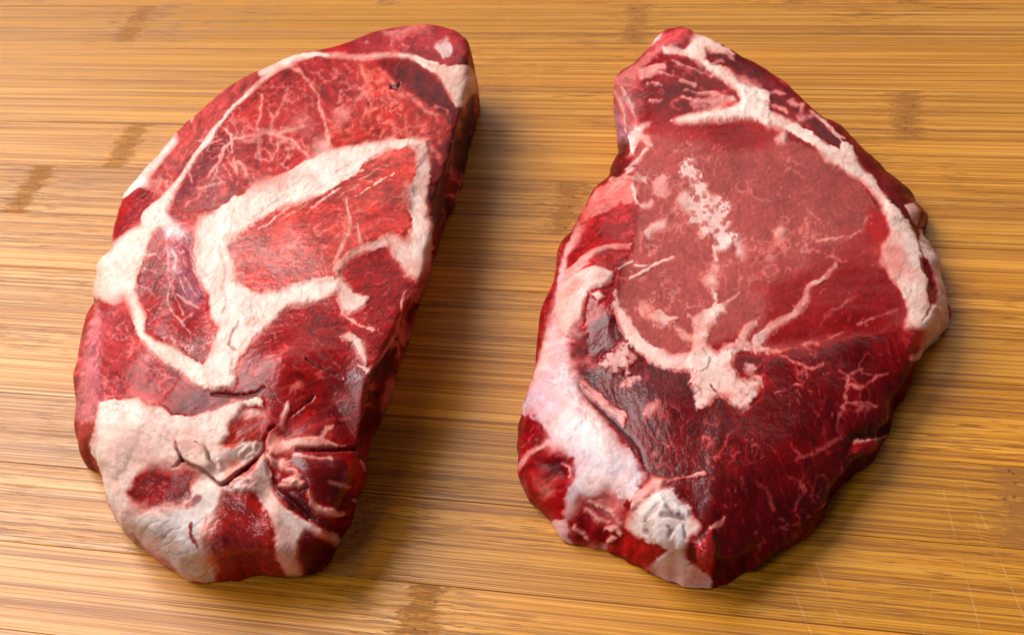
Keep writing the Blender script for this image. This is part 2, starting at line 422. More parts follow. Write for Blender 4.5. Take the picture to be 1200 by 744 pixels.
    comp, left = patches(fg)
    u, first, inv = np.unique(comp, return_index=True, return_inverse=True)
    flab = inv.reshape(-1); kinds = fg.reshape(-1)[first]
    root = bpy.data.objects.new(name, None); SC.collection.objects.link(root)
    org = np.array([cen[0], cen[1], 0.0]); root.location = org; root.empty_display_size = 0.03
    root['label'] = label; root['category'] = 'steak'; root['group'] = group
    V = G.reshape(-1, 3) - org; VN = NN.reshape(-1, 3); tint = tint.reshape(-1, 3); fat = fat.reshape(-1); wet = wet.reshape(-1)
    # orientation check
    q = quads[len(quads) // 4]
    fn = np.cross(V[q[1]] - V[q[0]], V[q[2]] - V[q[0]])
    if fn @ VN[q[0]] < 0: quads = quads[:, ::-1]
    for ci, k in enumerate(kinds):
        fq = quads[flab == ci]
        used = np.unique(fq); remap = np.full(len(V), -1); remap[used] = np.arange(len(used))
        fl = remap[fq]; vn = VN[used]
        me = bpy.data.meshes.new(chart.names[k])
        me.vertices.add(len(used)); me.vertices.foreach_set('co', V[used].astype(np.float32).ravel())
        me.loops.add(fl.size); me.loops.foreach_set('vertex_index', fl.astype(np.int32).ravel())
        me.polygons.add(len(fl)); me.polygons.foreach_set('loop_start', np.arange(0, fl.size, 4, dtype=np.int32))
        me.update(calc_edges=True)
        at = me.attributes.new('tint', 'FLOAT_COLOR', 'POINT')
        at.data.foreach_set('color', np.concatenate([tint[used], np.ones((len(used), 1))], 1).astype(np.float32).ravel())
        me.attributes.new('fatness', 'FLOAT', 'POINT').data.foreach_set('value', fat[used].astype(np.float32))
        me.attributes.new('wetness', 'FLOAT', 'POINT').data.foreach_set('value', wet[used].astype(np.float32))
        me.polygons.foreach_set('use_smooth', np.ones(len(fl), bool))
        me.normals_split_custom_set_from_vertices(vn.astype(np.float32).tolist())
        me.materials.append(mat)
        o = bpy.data.objects.new(chart.names[k], me); SC.collection.objects.link(o); o.parent = root
        if chart.labels[k]: o['label'] = chart.labels[k]
    return root


# ------------------------------------------------------------------ the bamboo board
STRIP_Y = [1.357, 1.2635, 1.1735, 1.0820, 0.9890, 0.8960, 0.7980, 0.7080, 0.6150, 0.5230, 0.4310, 0.3400]
STRIP_Y = [1.357 + 0.0925 * k for k in (5, 4, 3, 2, 1)] + STRIP_Y
BX0, BX1, BT = -1.75 * UNIT, 0.95 * UNIT, 0.020
SCRATCH = [((575, 110), (600, 8), 0.5), ((628, 108), (646, 4), 0.4), ((1105, 575), (1150, 744), 0.8), ((1148, 600), (1200, 724), 1.0),
           ((915, 655), (951, 744), 1.0), ((955, 655), (985, 730), 0.8), ((1082, 744), (1092, 690), 0.6), ((1130, 560), (1168, 700), 0.5),
           ((40, 700), (190, 640), 0.25), ((540, 690), (552, 744), 0.3), ((460, 575), (446, 530), 0.4)]


def bamboo_material():
    m, N, L, P = nt_new('bamboo')

    def math_(op, a, b=None, c=None):
        n = N.new('ShaderNodeMath'); n.operation = op
        for i, v in enumerate((a, b, c)):
            if v is None: continue
            if isinstance(v, (int, float)): n.inputs[i].default_value = v
            else: L.new(v, n.inputs[i])
        return n.outputs[0]

    def attr(name):
        n = N.new('ShaderNodeAttribute'); n.attribute_type = 'OBJECT'; n.attribute_name = name; return n.outputs['Fac']

    def noise(vec, sx, sy, detail=3, rough=0.55, dist=0.0):
        mp = N.new('ShaderNodeMapping'); mp.inputs['Scale'].default_value = (sx, sy, 1.0); L.new(vec, mp.inputs['Vector'])
        n = N.new('ShaderNodeTexNoise'); n.inputs['Scale'].default_value = 1.0; n.inputs['Detail'].default_value = detail
        n.inputs['Roughness'].default_value = rough; n.inputs['Distortion'].default_value = dist
        L.new(mp.outputs['Vector'], n.inputs['Vector']); return n.outputs['Fac']

    def ramp(v, a, b, c=0.0, d=1.0):
        n = N.new('ShaderNodeMapRange'); n.clamp = True
        for i, k in enumerate(('From Min', 'From Max', 'To Min', 'To Max')): n.inputs[k].default_value = (a, b, c, d)[i]
        L.new(v, n.inputs['Value']); return n.outputs['Result']

    def mix(f, a, b, mode='MIX'):
        n = N.new('ShaderNodeMix'); n.data_type = 'RGBA'; n.blend_type = mode
        if isinstance(f, (int, float)): n.inputs['Factor'].default_value = f
        else: L.new(f, n.inputs['Factor'])
        for k, v in (('A', a), ('B', b)):
            if isinstance(v, tuple): n.inputs[k].default_value = (*v, 1)
            else: L.new(v, n.inputs[k])
        return n.outputs['Result']

    tc = N.new('ShaderNodeTexCoord'); ge = N.new('ShaderNodeNewGeometry')
    seed = attr('strip_seed')
    cmb = N.new('ShaderNodeCombineXYZ'); L.new(math_('MULTIPLY', seed, 3.7), cmb.inputs['X']); L.new(seed, cmb.inputs['Y']); L.new(math_('MULTIPLY', seed, 1.9), cmb.inputs['Z'])
    va = N.new('ShaderNodeVectorMath'); va.operation = 'ADD'; L.new(tc.outputs['Object'], va.inputs[0]); L.new(cmb.outputs['Vector'], va.inputs[1])
    vec = va.outputs['Vector']
    sx = N.new('ShaderNodeSeparateXYZ'); L.new(tc.outputs['Object'], sx.inputs['Vector'])
    X, Y = sx.outputs['X'], sx.outputs['Y']
    # distance to the strip's culm nodes, ragged
    rag = math_('MULTIPLY', math_('SUBTRACT', noise(vec, 260, 800, 4, 0.7), 0.5), 0.014)
    band = None; near = None
    for k in ('node_one', 'node_two', 'node_three'):
        d = math_('ABSOLUTE', math_('ADD', math_('SUBTRACT', X, attr(k)), rag))
        b = ramp(d, 0.0022, 0.0046, 1, 0); nr = ramp(d, 0.002, 0.02, 1, 0)
        band = b if band is None else math_('MAXIMUM', band, b)
        near = nr if near is None else math_('MAXIMUM', near, nr)
    # the grain wanders close to a node
    wob = math_('MULTIPLY', math_('MULTIPLY', math_('SUBTRACT', noise(vec, 190, 420, 2), 0.5), near), 0.0018)
    cy = N.new('ShaderNodeCombineXYZ'); L.new(wob, cy.inputs['Y'])
    v2n = N.new('ShaderNodeVectorMath'); v2n.operation = 'ADD'; L.new(vec, v2n.inputs[0]); L.new(cy.outputs['Vector'], v2n.inputs[1]); v2 = v2n.outputs['Vector']
    longg = noise(v2, 4, 360, 6, 0.72)
    fine = noise(v2, 9, 1500, 3, 0.6)
    dash = noise(v2, 120, 2200, 3, 0.6)
    broad = noise(vec, 2.5, 75, 3)
    patch = noise(vec, 16, 40, 3)
    col = mix(ramp(longg, 0.34, 0.66), (0.43, 0.156, 0.017), (0.62, 0.286, 0.060))
    col = mix(ramp(broad, 0.35, 0.68, 0, 0.55), col, (0.47, 0.190, 0.028))
    col = mix(ramp(fine, 0.52, 0.60, 0, 0.6), col, (0.21, 0.060, 0.006))
    thread = noise(v2, 7, 3000, 2, 0.6)
    bundle = noise(vec, 3, 160, 3, 0.6)
    col = mix(math_('MULTIPLY', ramp(thread, 0.52, 0.58), ramp(bundle, 0.40, 0.60, 0.15, 0.85)), col, (0.20, 0.058, 0.006))
    col = mix(math_('MULTIPLY', ramp(thread, 0.46, 0.36), ramp(bundle, 0.60, 0.40, 0.1, 0.45)), col, (0.75, 0.42, 0.13))
    hi = ramp(fine, 0.46, 0.36, 0, 0.4)
    col = mix(hi, col, (0.72, 0.37, 0.10))
    dashes = math_('MULTIPLY', ramp(dash, 0.53, 0.64), math_('ADD', math_('MULTIPLY', near, 0.55), ramp(patch, 0.50, 0.60, 0.10, 0.80)))
    col = mix(dashes, col, (0.19, 0.058, 0.007))
    tone = attr('strip_tone')
    hs = N.new('ShaderNodeHueSaturation'); L.new(col, hs.inputs['Color']); L.new(tone, hs.inputs['Value']); hs.inputs['Saturation'].default_value = 1.08
    col = hs.outputs['Color']
    # nodes: brown band with dark pores
    sp = noise(vec, 230, 1500, 3, 0.7)
    col = mix(math_('MULTIPLY', band, ramp(sp, 0.43, 0.52, 0.35, 0.95)), col, (0.29, 0.100, 0.006))
    vo = N.new('ShaderNodeTexVoronoi'); vo.inputs['Scale'].default_value = 480; L.new(vec, vo.inputs['Vector'])
    pores = math_('MULTIPLY', ramp(vo.outputs['Distance'], 0.12, 0.24, 1, 0), ramp(band, 0.75, 1.0, 0.0, 0.7))
    col = mix(math_('MULTIPLY', pores, 0.85), col, (0.06, 0.018, 0.004))
    # knife scratches across the board (world position: the board is one piece)
    ps = N.new('ShaderNodeSeparateXYZ'); L.new(ge.outputs['Position'], ps.inputs['Vector'])
    scr = None; gap = noise(ge.outputs['Position'], 160, 160, 3)
    for p, q, w in SCRATCH:
        a = unproject([p], 0)[0]; b = unproject([q], 0)[0]; e = b - a; ln = float(np.hypot(e[0], e[1])); e = e / ln
        rx = math_('SUBTRACT', ps.outputs['X'], float(a[0])); ry = math_('SUBTRACT', ps.outputs['Y'], float(a[1]))
        al = math_('ADD', math_('MULTIPLY', rx, float(e[0])), math_('MULTIPLY', ry, float(e[1])))
        ac = math_('ABSOLUTE', math_('SUBTRACT', math_('MULTIPLY', rx, float(e[1])), math_('MULTIPLY', ry, float(e[0]))))
        k = math_('MULTIPLY', ramp(ac, 0.00008, 0.00026, w, 0), math_('LESS_THAN', math_('ABSOLUTE', math_('SUBTRACT', al, ln / 2)), ln / 2))
        scr = k if scr is None else math_('MAXIMUM', scr, k)
    scr = math_('MULTIPLY', scr, ramp(gap, 0.38, 0.56))
    col = mix(math_('MULTIPLY', scr, 0.15), col, (0.80, 0.58, 0.30))
    L.new(col, P.inputs['Base Color'])
    L.new(math_('ADD', ramp(longg, 0.3, 0.7, 0.38, 0.29), math_('ADD', math_('MULTIPLY', ramp(fine, 0.4, 0.65), 0.12), math_('MULTIPLY', band, 0.35))), P.inputs['Roughness'])
    P.inputs['IOR'].default_value = 1.52
    bp = N.new('ShaderNodeBump'); bp.inputs['Strength'].default_value = 0.25; bp.inputs['Distance'].default_value = 0.0004
    hgt = math_('SUBTRACT', math_('SUBTRACT', math_('SUBTRACT', 1.0, math_('MULTIPLY', ramp(fine, 0.45, 0.65), 0.5)), math_('MULTIPLY', dashes, 0.5)), math_('ADD', math_('MULTIPLY', pores, 0.9), math_('MULTIPLY', scr, 0.3)))
    L.new(hgt, bp.inputs['Height']); L.new(bp.outputs['Normal'], P.inputs['Normal'])
    return m


def box_mesh(name, x0, x1, y0, y1, z0, z1, bev, mat):
    """long strip with tiny chamfers along its top edges and ends"""
    v = []
    for z, i in ((z0, 0.0), (z1 - bev, 0.0), (z1, bev)):
        v += [(x0 + i, y0 + i, z), (x1 - i, y0 + i, z), (x1 - i, y1 - i, z), (x0 + i, y1 - i, z)]
    f = [(3, 2, 1, 0), (8, 9, 10, 11)]
    for r in (0, 4):
        f += [(r + k, r + (k + 1) % 4, r + 4 + (k + 1) % 4, r + 4 + k) for k in range(4)]
    me = bpy.data.meshes.new(name); me.from_pydata(v, [], f); me.update(); me.materials.append(mat); return me


def build_board():
    rng = np.random.default_rng(4)
    mat = bamboo_material()
    root = bpy.data.objects.new('cutting_board', None); SC.collection.objects.link(root)
    root['label'] = 'light brown bamboo cutting board of laminated strips under the two raw steaks'; root['category'] = 'cutting board'
    root.location = ((BX0 + BX1) / 2, (STRIP_Y[0] + STRIP_Y[-1]) / 2 * UNIT, -BT)
    px_nodes = [(145, 48), (150, 167), (36, 220), (743, 40), (670, 222), (1062, 138), (425, 615), (496, 712), (1192, 610), (455, 1),
                (1062, 1), (930, 1)]
    spots = [unproject([p], 0)[0] for p in px_nodes]
    for i, (ya, yb) in enumerate(zip(STRIP_Y[:-1], STRIP_Y[1:])):
        y1, y0 = ya * UNIT, yb * UNIT; yc = (y0 + y1) / 2; w = y1 - y0 - 0.00007
        me = box_mesh('bamboo_strip', BX0, BX1, -w / 2, w / 2, 0, BT, 0.00009, mat)
        o = bpy.data.objects.new('bamboo_strip', me); SC.collection.objects.link(o); o.parent = root
        o.location = (-root.location.x, yc - root.location.y, rng.uniform(-0.00004, 0.00004))
        nodes = [float(s[0]) for s in spots if y0 < s[1] <= y1]
        nodes += [9.0] * 3
        o['node_one'], o['node_two'], o['node_three'] = nodes[:3]
        o['strip_seed'] = float(i * 1.37 + 0.3); o['strip_tone'] = float(rng.uniform(0.90, 1.18))
    return root


build_board()

# ------------------------------------------------------------------ left steak pattern
def left_chart():
    s = Chart(70, 15, 580, 700, LEAN, 3)
    F = dict(fat=1.0, wet=0.35)
    # muscles
    s.poly('P', [300,75, 270,95, 205,160, 140,235, 130,290, 185,225, 260,140, 330,80], LEANP, part='cap_muscle', warp=2)
    s.poly('A', [262,655, 300,630, 350,635, 368,665, 330,735, 250,800, 215,850, 235,720], (165, 22, 30), wet=.65)
    s.poly('P', [335,78, 365,90, 385,175, 345,200, 300,225, 250,245, 205,250, 190,225, 258,152], (166, 62, 62), part='upper_muscle', warp=2)
    s.poly('A', [580,430, 640,470, 630,510, 560,570, 500,640, 420,690, 410,660, 470,590], (132, 34, 42), soft=4)
    s.poly('B', [110,190, 200,165, 330,165, 400,190, 400,300, 420,330, 340,370, 250,470, 225,350, 190,250], (160, 58, 60), part='top_muscle', warp=2)
    s.poly('B', [110,180, 330,110, 450,75, 540,62, 600,55, 660,62, 715,110, 735,180, 640,195, 580,185, 450,160, 300,160], (152, 58, 64), part='cap_muscle', warp=2)
    s.poly('B', [190,148, 330,108, 340,135, 300,155, 210,158], (150, 28, 36), soft=4)
    s.poly('B', [420,180, 540,175, 590,220, 650,260, 690,340, 690,420, 640,400, 600,340, 560,290, 500,275, 470,240], LEAND, soft=3, wet=.6, part='shoulder_muscle')
    s.poly('B', [350,190, 420,190, 480,265, 560,300, 660,380, 690,430, 640,480, 480,450, 380,465, 250,475, 260,430, 340,370, 390,300], (178, 60, 54), soft=5, op=.9)
    s.poly('B', [690,200, 735,170, 775,240, 775,300, 765,400, 740,520, 715,620, 690,735, 640,770, 600,740, 605,560, 580,480, 640,490, 700,400, 700,330], (104, 9, 12), soft=4, wet=.5, part='side_muscle')  # side turned from the window: its shade painted as dark red
    s.poly('B', [600,640, 650,640, 640,760, 600,790], LEANV, soft=4)  # deeper painted shade beside the fat column
    s.poly('B', [720,420, 770,290, 765,400, 740,520, 715,640, 700,600], LEANV, soft=4)  # darkest painted shade, along the outer side
    # eye muscle
    s.poly('P', [498,178, 478,172, 455,178, 430,192, 408,215, 380,232, 330,245, 300,262, 268,288, 275,310, 272,330, 296,342, 340,338, 395,328, 402,305, 440,285, 478,272, 482,225, 490,195], EYE, soft=2, dh=.5, wet=.62, part='eye_muscle')
    s.poly('B', [430,600, 540,530, 560,560, 530,680, 470,640], (190, 70, 60), soft=10, op=.8)
    s.poly('D', [400,20, 540,0, 520,100, 430,130, 370,100], (182, 58, 54), soft=8, op=.8)
    s.poly('D', [200,0, 330,0, 330,90, 250,150, 200,110], (184, 70, 66), soft=10, op=.6)
    # pocket muscle with silverskin
    s.poly('C', [385,95, 420,95, 490,120, 495,220, 545,290, 550,330, 540,370, 590,440, 560,490, 480,520, 400,490, 330,455, 335,400, 292,295, 310,220, 350,130], (156, 36, 38), soft=3, dh=-.3, part='pocket_muscle', wet=.6)
    s.poly('S', [310,60, 460,100, 490,150, 480,300, 530,460, 510,560, 440,600, 380,480, 350,420, 330,280, 300,160], PURP, soft=9, op=.62, wet=.8)
    s.poly('S', [390,350, 500,330, 540,480, 500,540, 420,500], (168, 140, 172), soft=12, op=.4, wet=.85)
    # left lower muscle, lower muscles
    s.poly('C', [170,335, 215,345, 250,320, 275,360, 300,460, 350,520, 450,580, 500,630, 600,650, 640,670, 420,720, 330,690, 180,690, 120,690, 140,420], (166, 58, 62), part='flank_muscle', warp=2)
    s.poly('C', [165,330, 185,420, 175,560, 180,690, 170,760, 60,760, 110,500, 145,400], (190, 128, 138), soft=6, wet=.75, part='flank_side', op=.9)
    s.poly('C', [400,700, 500,640, 700,660, 720,690, 640,700, 560,730, 440,744], (124, 26, 32), soft=3)
    s.poly('D', [0,490, 80,420, 100,360, 170,345, 290,270, 340,180, 440,160, 520,250, 560,260, 500,430, 430,530, 380,600, 380,744, 0,744, -60,600], (150, 24, 26), soft=3, wet=.68, part='lower_muscle')
    s.poly('D', [350,190, 440,165, 500,240, 540,260, 500,430, 430,480, 400,420, 380,330, 340,260], (140, 18, 20), soft=4, wet=.6)
    s.poly('D', [0,520, 120,470, 250,400, 340,450, 380,560, 300,560, 180,540, 60,580, 0,640], (146, 34, 36), soft=8, op=.7)
    s.poly('F', [130,60, 240,70, 330,40, 300,170, 170,170], (160, 26, 26), soft=6, op=.7)
    s.poly('D', [250,590, 380,560, 380,744, 230,744], (118, 26, 40), soft=8, wet=.85, op=.85)
    s.poly('D', [500,430, 560,340, 600,270, 620,260, 610,290, 530,420, 495,520, 485,600, 455,660, 440,744, 400,800, 370,744, 380,600, 440,540, 470,490], (100, 9, 11), soft=2, wet=.5, part='side_muscle')  # lower side wall, shade painted into the dark red
    s.poly('F', [380,0, 500,-20, 600,0, 560,110, 500,200, 440,230, 380,200], (122, 12, 16), soft=5, wet=.5)  # foot of the side wall, painted shade continues
    # front right lobes
    s.poly('F', [150,225, 300,225, 480,220, 515,320, 475,415, 460,470, 405,565, 350,520, 250,450, 160,340], (146, 18, 18), soft=3, wet=.66, part='front_muscle')
    s.poly('F', [250,270, 430,262, 440,420, 400,440, 320,400, 280,330], (108, 12, 18), soft=6, wet=.75)
    s.poly('F', [440,270, 490,255, 512,320, 480,400, 450,380], (176, 44, 34), soft=4)
    s.poly('F', [180,340, 300,420, 420,530, 340,480, 240,440], (78, 6, 8), soft=4)
    s.poly('F', [265,545, 300,510, 400,560, 370,630, 300,665, 262,610], (104, 10, 16), soft=2, wet=.7, part='front_muscle')
    s.poly('E', [590,370, 710,370, 760,470, 775,540, 790,620, 830,680, 575,690, 555,600, 565,500], (158, 40, 30), soft=3, wet=.8, dh=.4, part='front_muscle')
    s.poly('E', [590,480, 700,500, 770,600, 700,610, 590,580], (140, 50, 58), soft=9, wet=.95, op=.7)  # purplish highlight painted over the lobe, wet as well
    # ---- fat
    s.line('A', [850,175,26, 800,195,24, 770,225,18, 700,290,15, 640,350,13, 580,420,13, 555,455,22, 500,520,14, 460,580,17, 430,630,26, 395,680,44, 350,740,70], FAT, warp=1.2, dh=.15, part='fat_seam', **F)
    s.line('B', [20,225,20, 100,190,36, 140,175,26, 200,160,17, 300,163,14, 380,172,16, 450,165,12, 530,165,14, 580,185,24, 620,205,40], FAT, warp=1.5, dh=.15, part='fat_seam', **F)
    s.poly('B', [590,190, 640,200, 700,195, 745,200, 785,240, 778,290, 745,310, 725,345, 700,345, 675,310, 660,270, 640,235, 600,215], (226, 186, 170), warp=2, dh=.3, part='fat_patch', **F)
    s.poly('B', [636,128, 668,116, 690,142, 684,162, 655,168, 642,152, 630,146], (206, 172, 168), warp=5, soft=2.2, fat=.8)
    s.poly('B', [440,80, 540,62, 600,56, 600,75, 520,95, 450,100], (206, 140, 136), soft=5, op=.6, fat=.5)
    s.poly('A', [440,440, 445,470, 400,520, 345,590, 340,625, 300,632, 262,660, 240,672, 250,640, 330,550], FATW, warp=1, soft=1.2, part='fat_rim', **F)
    s.line('A', [545,320,10, 520,350,16, 490,390,8], FAT, op=.7, **F)
    # outer fat + arc
    s.poly('C', [355,0, 320,60, 240,125, 215,140, 150,200, 130,330, 168,330, 190,340, 215,345, 250,318, 275,360, 290,420, 305,465, 350,520, 400,555, 450,580, 490,620, 530,640, 600,650, 640,660, 650,630, 630,590, 640,540, 600,520, 560,570, 500,540, 440,510, 360,480, 330,455, 335,400, 315,345, 292,295, 300,245, 330,165, 355,105, 385,90, 430,70, 400,20, 420,-10], (238, 208, 192), warp=2.2, dh=.35, part='fat_seam', **F)
    # central band and its arms
    s.poly('P', [500,164, 461,161, 434,165, 414,170, 384,175, 360,188, 334,203, 305,219, 278,232, 252,250, 232,252, 228,270, 226,314, 243,341, 243,364, 258,384, 251,402, 236,432, 247,457, 272,461, 279,452, 276,440, 286,420, 292,408, 303,396, 317,383, 331,368, 338,360, 358,358, 374,352, 392,345, 400,338, 397,326, 367,331, 333,338, 309,343, 297,341, 272,329, 276,310, 268,290, 300,262, 331,246, 379,233, 408,215, 430,192, 455,178, 480,174, 500,178], FAT, warp=2.4, dh=.45, part='fat_seam', **F)
    s.poly('S', [560,130, 700,90, 780,20, 916,-60, 916,20, 800,80, 700,180, 640,260, 560,250, 520,200], (226, 196, 180), soft=9, op=.6)
    s.poly('S', [600,330, 720,260, 740,420, 700,620, 620,640], (214, 172, 160), soft=12, op=.55)
    s.line('C', [590,150,8, 605,210,8, 600,280,6, 612,330,7, 600,380,8], (186, 140, 128), op=.55, dh=-.5)
    s.line('C', [650,520,6, 630,500,10, 640,440,8, 660,410,6], (170, 110, 100), op=.7, dh=-.7)
    s.line('C', [700,360,6, 720,420,6, 690,470,7, 660,520,8], (180, 128, 120), op=.5, dh=-.4)
    # streaks in the big band
    for k in range(16):
        x = 90 + 28 * k; y = 520 - 9 * k + (k % 3) * 45
        s.line('B', [x, y + 100, 3, x - 60, y + 135, 6, x - 130, y + 185, 3], (202, 166, 156) if k % 2 else (248, 232, 224), op=.75, dh=-.25 if k % 2 else .2, warp=3)
    # right column
    s.poly('P', [498,166, 505,198, 502,225, 501,255, 505,262, 507,290, 501,324, 488,327, 475,321, 468,307, 458,290, 448,282, 461,277, 475,284, 481,270, 480,240, 478,225, 488,198, 486,183, 480,172], (218, 166, 154), warp=3, soft=2.2, dh=.25, part='fat_seam', **F)
    s.line('D', [450,135,26, 390,160,22, 345,175,18, 310,200,16, 285,230,18], FATP, warp=2, dh=.2, part='fat_seam', **F)
    s.poly('D', [292,235, 330,295, 390,320, 385,345, 340,372, 305,372, 290,330, 284,260], (224, 178, 166), warp=3, dh=.4, part='fat_patch', **F)
    s.line('D', [320,0,7, 330,70,8, 320,120,7, 290,180,9, 275,215,14], VEIN, warp=1.5, fat=.8)
    s.line('D', [355,80,5, 365,120,7, 370,160,10], VEIN, warp=1, fat=.8)
    s.poly('D', [285,465, 330,440, 370,470, 390,520, 388,560, 360,520, 340,480, 300,468], FATP, warp=2, dh=.4, part='fat_patch', **F)
    s.line('D', [300,380,7, 350,410,9, 410,440,6], VEIN, fat=.6)
    s.line('D', [520,300,6, 510,370,5, 490,440,9, 440,530,10, 390,585,9], (196, 110, 98), warp=1.5, fat=.5, dh=.3)
    s.line('D', [395,580,14, 360,560,10], FATP, fat=.8)
    s.poly('D', [470,610, 488,618, 472,680, 440,735, 440,700, 460,640], ORNG, warp=1.5, fat=.6)
    s.poly('D', [500,440, 523,420, 515,480, 500,490], ORNG, warp=1.5, fat=.6)
    s.poly('D', [560,300, 600,255, 595,290, 560,350, 550,330], (196, 112, 76), warp=1.5, fat=.6)
    s.line('D', [390,640,8, 430,680,4], BLACK, op=.6, dh=-.8)
    s.poly('D', [600,90, 660,80, 690,20, 680,60, 640,110, 612,130], (150, 60, 40), warp=1)
    # lower-left fat
    s.poly('E', [175,65, 240,65, 330,60, 350,85, 400,85, 430,115, 500,110, 560,95, 620,80, 665,65, 740,60, 745,90, 680,85, 640,130, 620,180, 590,210, 640,215, 700,200, 740,190, 735,225, 690,260, 650,300, 600,350, 640,350, 700,330, 720,370, 600,375, 585,430, 570,480, 555,540, 560,600, 575,690, 440,680, 380,640, 330,600, 260,530, 215,450, 190,350, 160,280, 140,240, 160,150], FAT, warp=2.6, dh=.5, part='fat_cap', **F)
    s.poly('E', [190,170, 300,130, 420,150, 450,230, 330,290, 230,320, 190,260], (230, 178, 164), soft=16, op=.7)
    s.poly('E', [275,380, 295,330, 340,295, 420,290, 480,285, 520,310, 490,350, 490,390, 440,420, 380,440, 330,450, 290,420], (128, 20, 20), soft=4, warp=3, dh=-.3, fat=0, wet=.62, part='front_muscle')
    s.poly('E', [290,370, 400,330, 500,300, 480,340, 380,400, 310,420], (150, 34, 28), soft=6, op=.7)
    s.poly('E', [240,470, 340,450, 480,420, 560,380, 560,520, 540,660, 420,640, 330,570], (212, 198, 194), soft=10, op=.75)
    for k in range(14):
        x = 300 + 19 * k; y = 480 + (k * 37) % 130
        s.line('E', [x, y, 4, x + 25, y - 25, 7, x + 60, y - 35, 4], (168, 148, 148) if k % 2 else (240, 232, 228), op=.5, dh=-.25 if k % 2 else .15)
    s.line('E', [500,480,10, 500,520,14, 515,560,10], (120, 28, 34), op=.8, fat=0)
    s.line('E', [520,400,26, 480,420,16], (140, 60, 66), op=.7, fat=.2)
    s.line('E', [555,470,8, 540,540,10, 545,620,7], (150, 40, 44), op=.8, fat=.2)
    s.line('E', [280,520,8, 320,570,16, 380,610,24, 430,640,26], (168, 96, 104), op=.75, fat=.4)
    s.poly('T', [400,300, 450,180, 530,130, 610,130, 690,80, 700,200, 640,270, 540,300, 460,325], (172, 44, 30), soft=3, warp=3, dh=-.3, fat=.1, wet=.6)
    s.poly('T', [420,430, 480,400, 500,450, 430,530, 410,500], (190, 84, 50), soft=3, fat=.3)
    # island of fat and the cracks round it
    s.poly('T', [60,310, 120,280, 230,320, 280,370, 290,430, 310,470, 270,500, 200,490, 120,440, 70,390], (232, 190, 174), soft=1.5, warp=1.5, dh=.7, **F)
    s.line('T', [60,310,6, 60,360,9, 95,430,12, 180,480,8, 260,515,9, 310,570,12, 360,605,20, 410,580,22, 480,520,28, 540,480,26, 590,420,18, 615,395,8], BLACK, soft=1.0, warp=0.9, dh=-1.8, fat=0, wet=.3)  # shade inside the crack painted black
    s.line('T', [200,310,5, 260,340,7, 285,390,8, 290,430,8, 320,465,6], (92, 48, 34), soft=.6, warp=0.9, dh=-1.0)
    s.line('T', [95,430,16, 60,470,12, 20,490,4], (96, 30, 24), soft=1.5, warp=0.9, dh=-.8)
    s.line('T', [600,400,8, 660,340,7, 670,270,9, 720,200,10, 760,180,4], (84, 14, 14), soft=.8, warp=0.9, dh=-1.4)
    s.line('T', [690,400,6, 695,480,8, 690,540,6], (120, 30, 26), soft=1, dh=-.7)
    for q in ([500,380,30, 560,340,24], [540,390,22, 580,370,22], [350,430,30, 360,480,26], [470,570,30, 520,560,30, 560,580,24], [440,590,24, 450,610,20], [620,300,34, 600,340,24], [700,380,40, 740,430,50]):
        s.line('T', q, (230, 182, 168), soft=1.5, warp=1.5, dh=.5, **F)
    # front band
    s.poly('F', [140,230, 125,250, 115,300, 115,360, 130,410, 170,470, 190,520, 190,580, 215,640, 235,700, 290,690, 260,600, 260,550, 290,510, 330,520, 400,560, 410,540, 350,505, 300,480, 250,450, 210,420, 180,380, 160,340, 155,260], (222, 172, 160), warp=2, dh=.5, part='fat_seam', **F)
    s.poly('F', [35,350, 80,320, 118,300, 118,370, 60,378], FATP, warp=2, dh=.4, **F)
    s.poly('F', [145,200, 160,165, 230,185, 330,190, 395,210, 440,215, 340,224, 260,218, 200,240, 170,242, 150,225], (216, 128, 112), warp=2, dh=.5, fat=.8, part='fat_seam')
    s.line('F', [250,245,6, 300,256,10, 380,262,6], VEIN, fat=.7)
    s.line('F', [260,228,5, 350,232,7, 470,225,9], LEANV, soft=1.8, warp=0.9, dh=-.8)
    s.line('F', [340,190,10, 365,155,12, 390,140,4], VEIN, fat=.7, op=.8)
    s.poly('U', [50,140, 120,135, 150,160, 110,190, 70,180], (220, 140, 124), warp=3, dh=.4, fat=.8)
    for q in ([130,190,22, 170,200,26, 200,240,22], [100,260,24, 150,270,22, 215,268,22], [240,310,14, 260,360,22, 310,385,26, 360,395,28, 385,390,16], [120,240,20, 170,250,40]):
        s.line('U', q, (222, 156, 142), soft=1.5, warp=2, dh=.7, fat=.85)
    s.line('U', [60,230,12, 110,300,14, 170,350,18, 240,420,12], LEANV, soft=3, warp=0.9, dh=-.6)
    s.line('U', [330,260,6, 380,268,12, 420,272,14], VEIN, fat=.7, warp=1)
    s.line('U', [480,155,10, 492,170,14, 500,195,8], FATP, fat=.8, warp=1)
    s.line('U', [440,335,10, 465,345,16], FATP, fat=.8, warp=1)
    s.line('U', [250,450,8, 300,480,10, 370,500,12, 380,530,10], VEIN, fat=.7, warp=1.5)
    s.poly('F', [200,142, 235,70, 240,90, 225,130, 212,148], (220, 150, 140), warp=1.2, dh=.3, fat=.8)
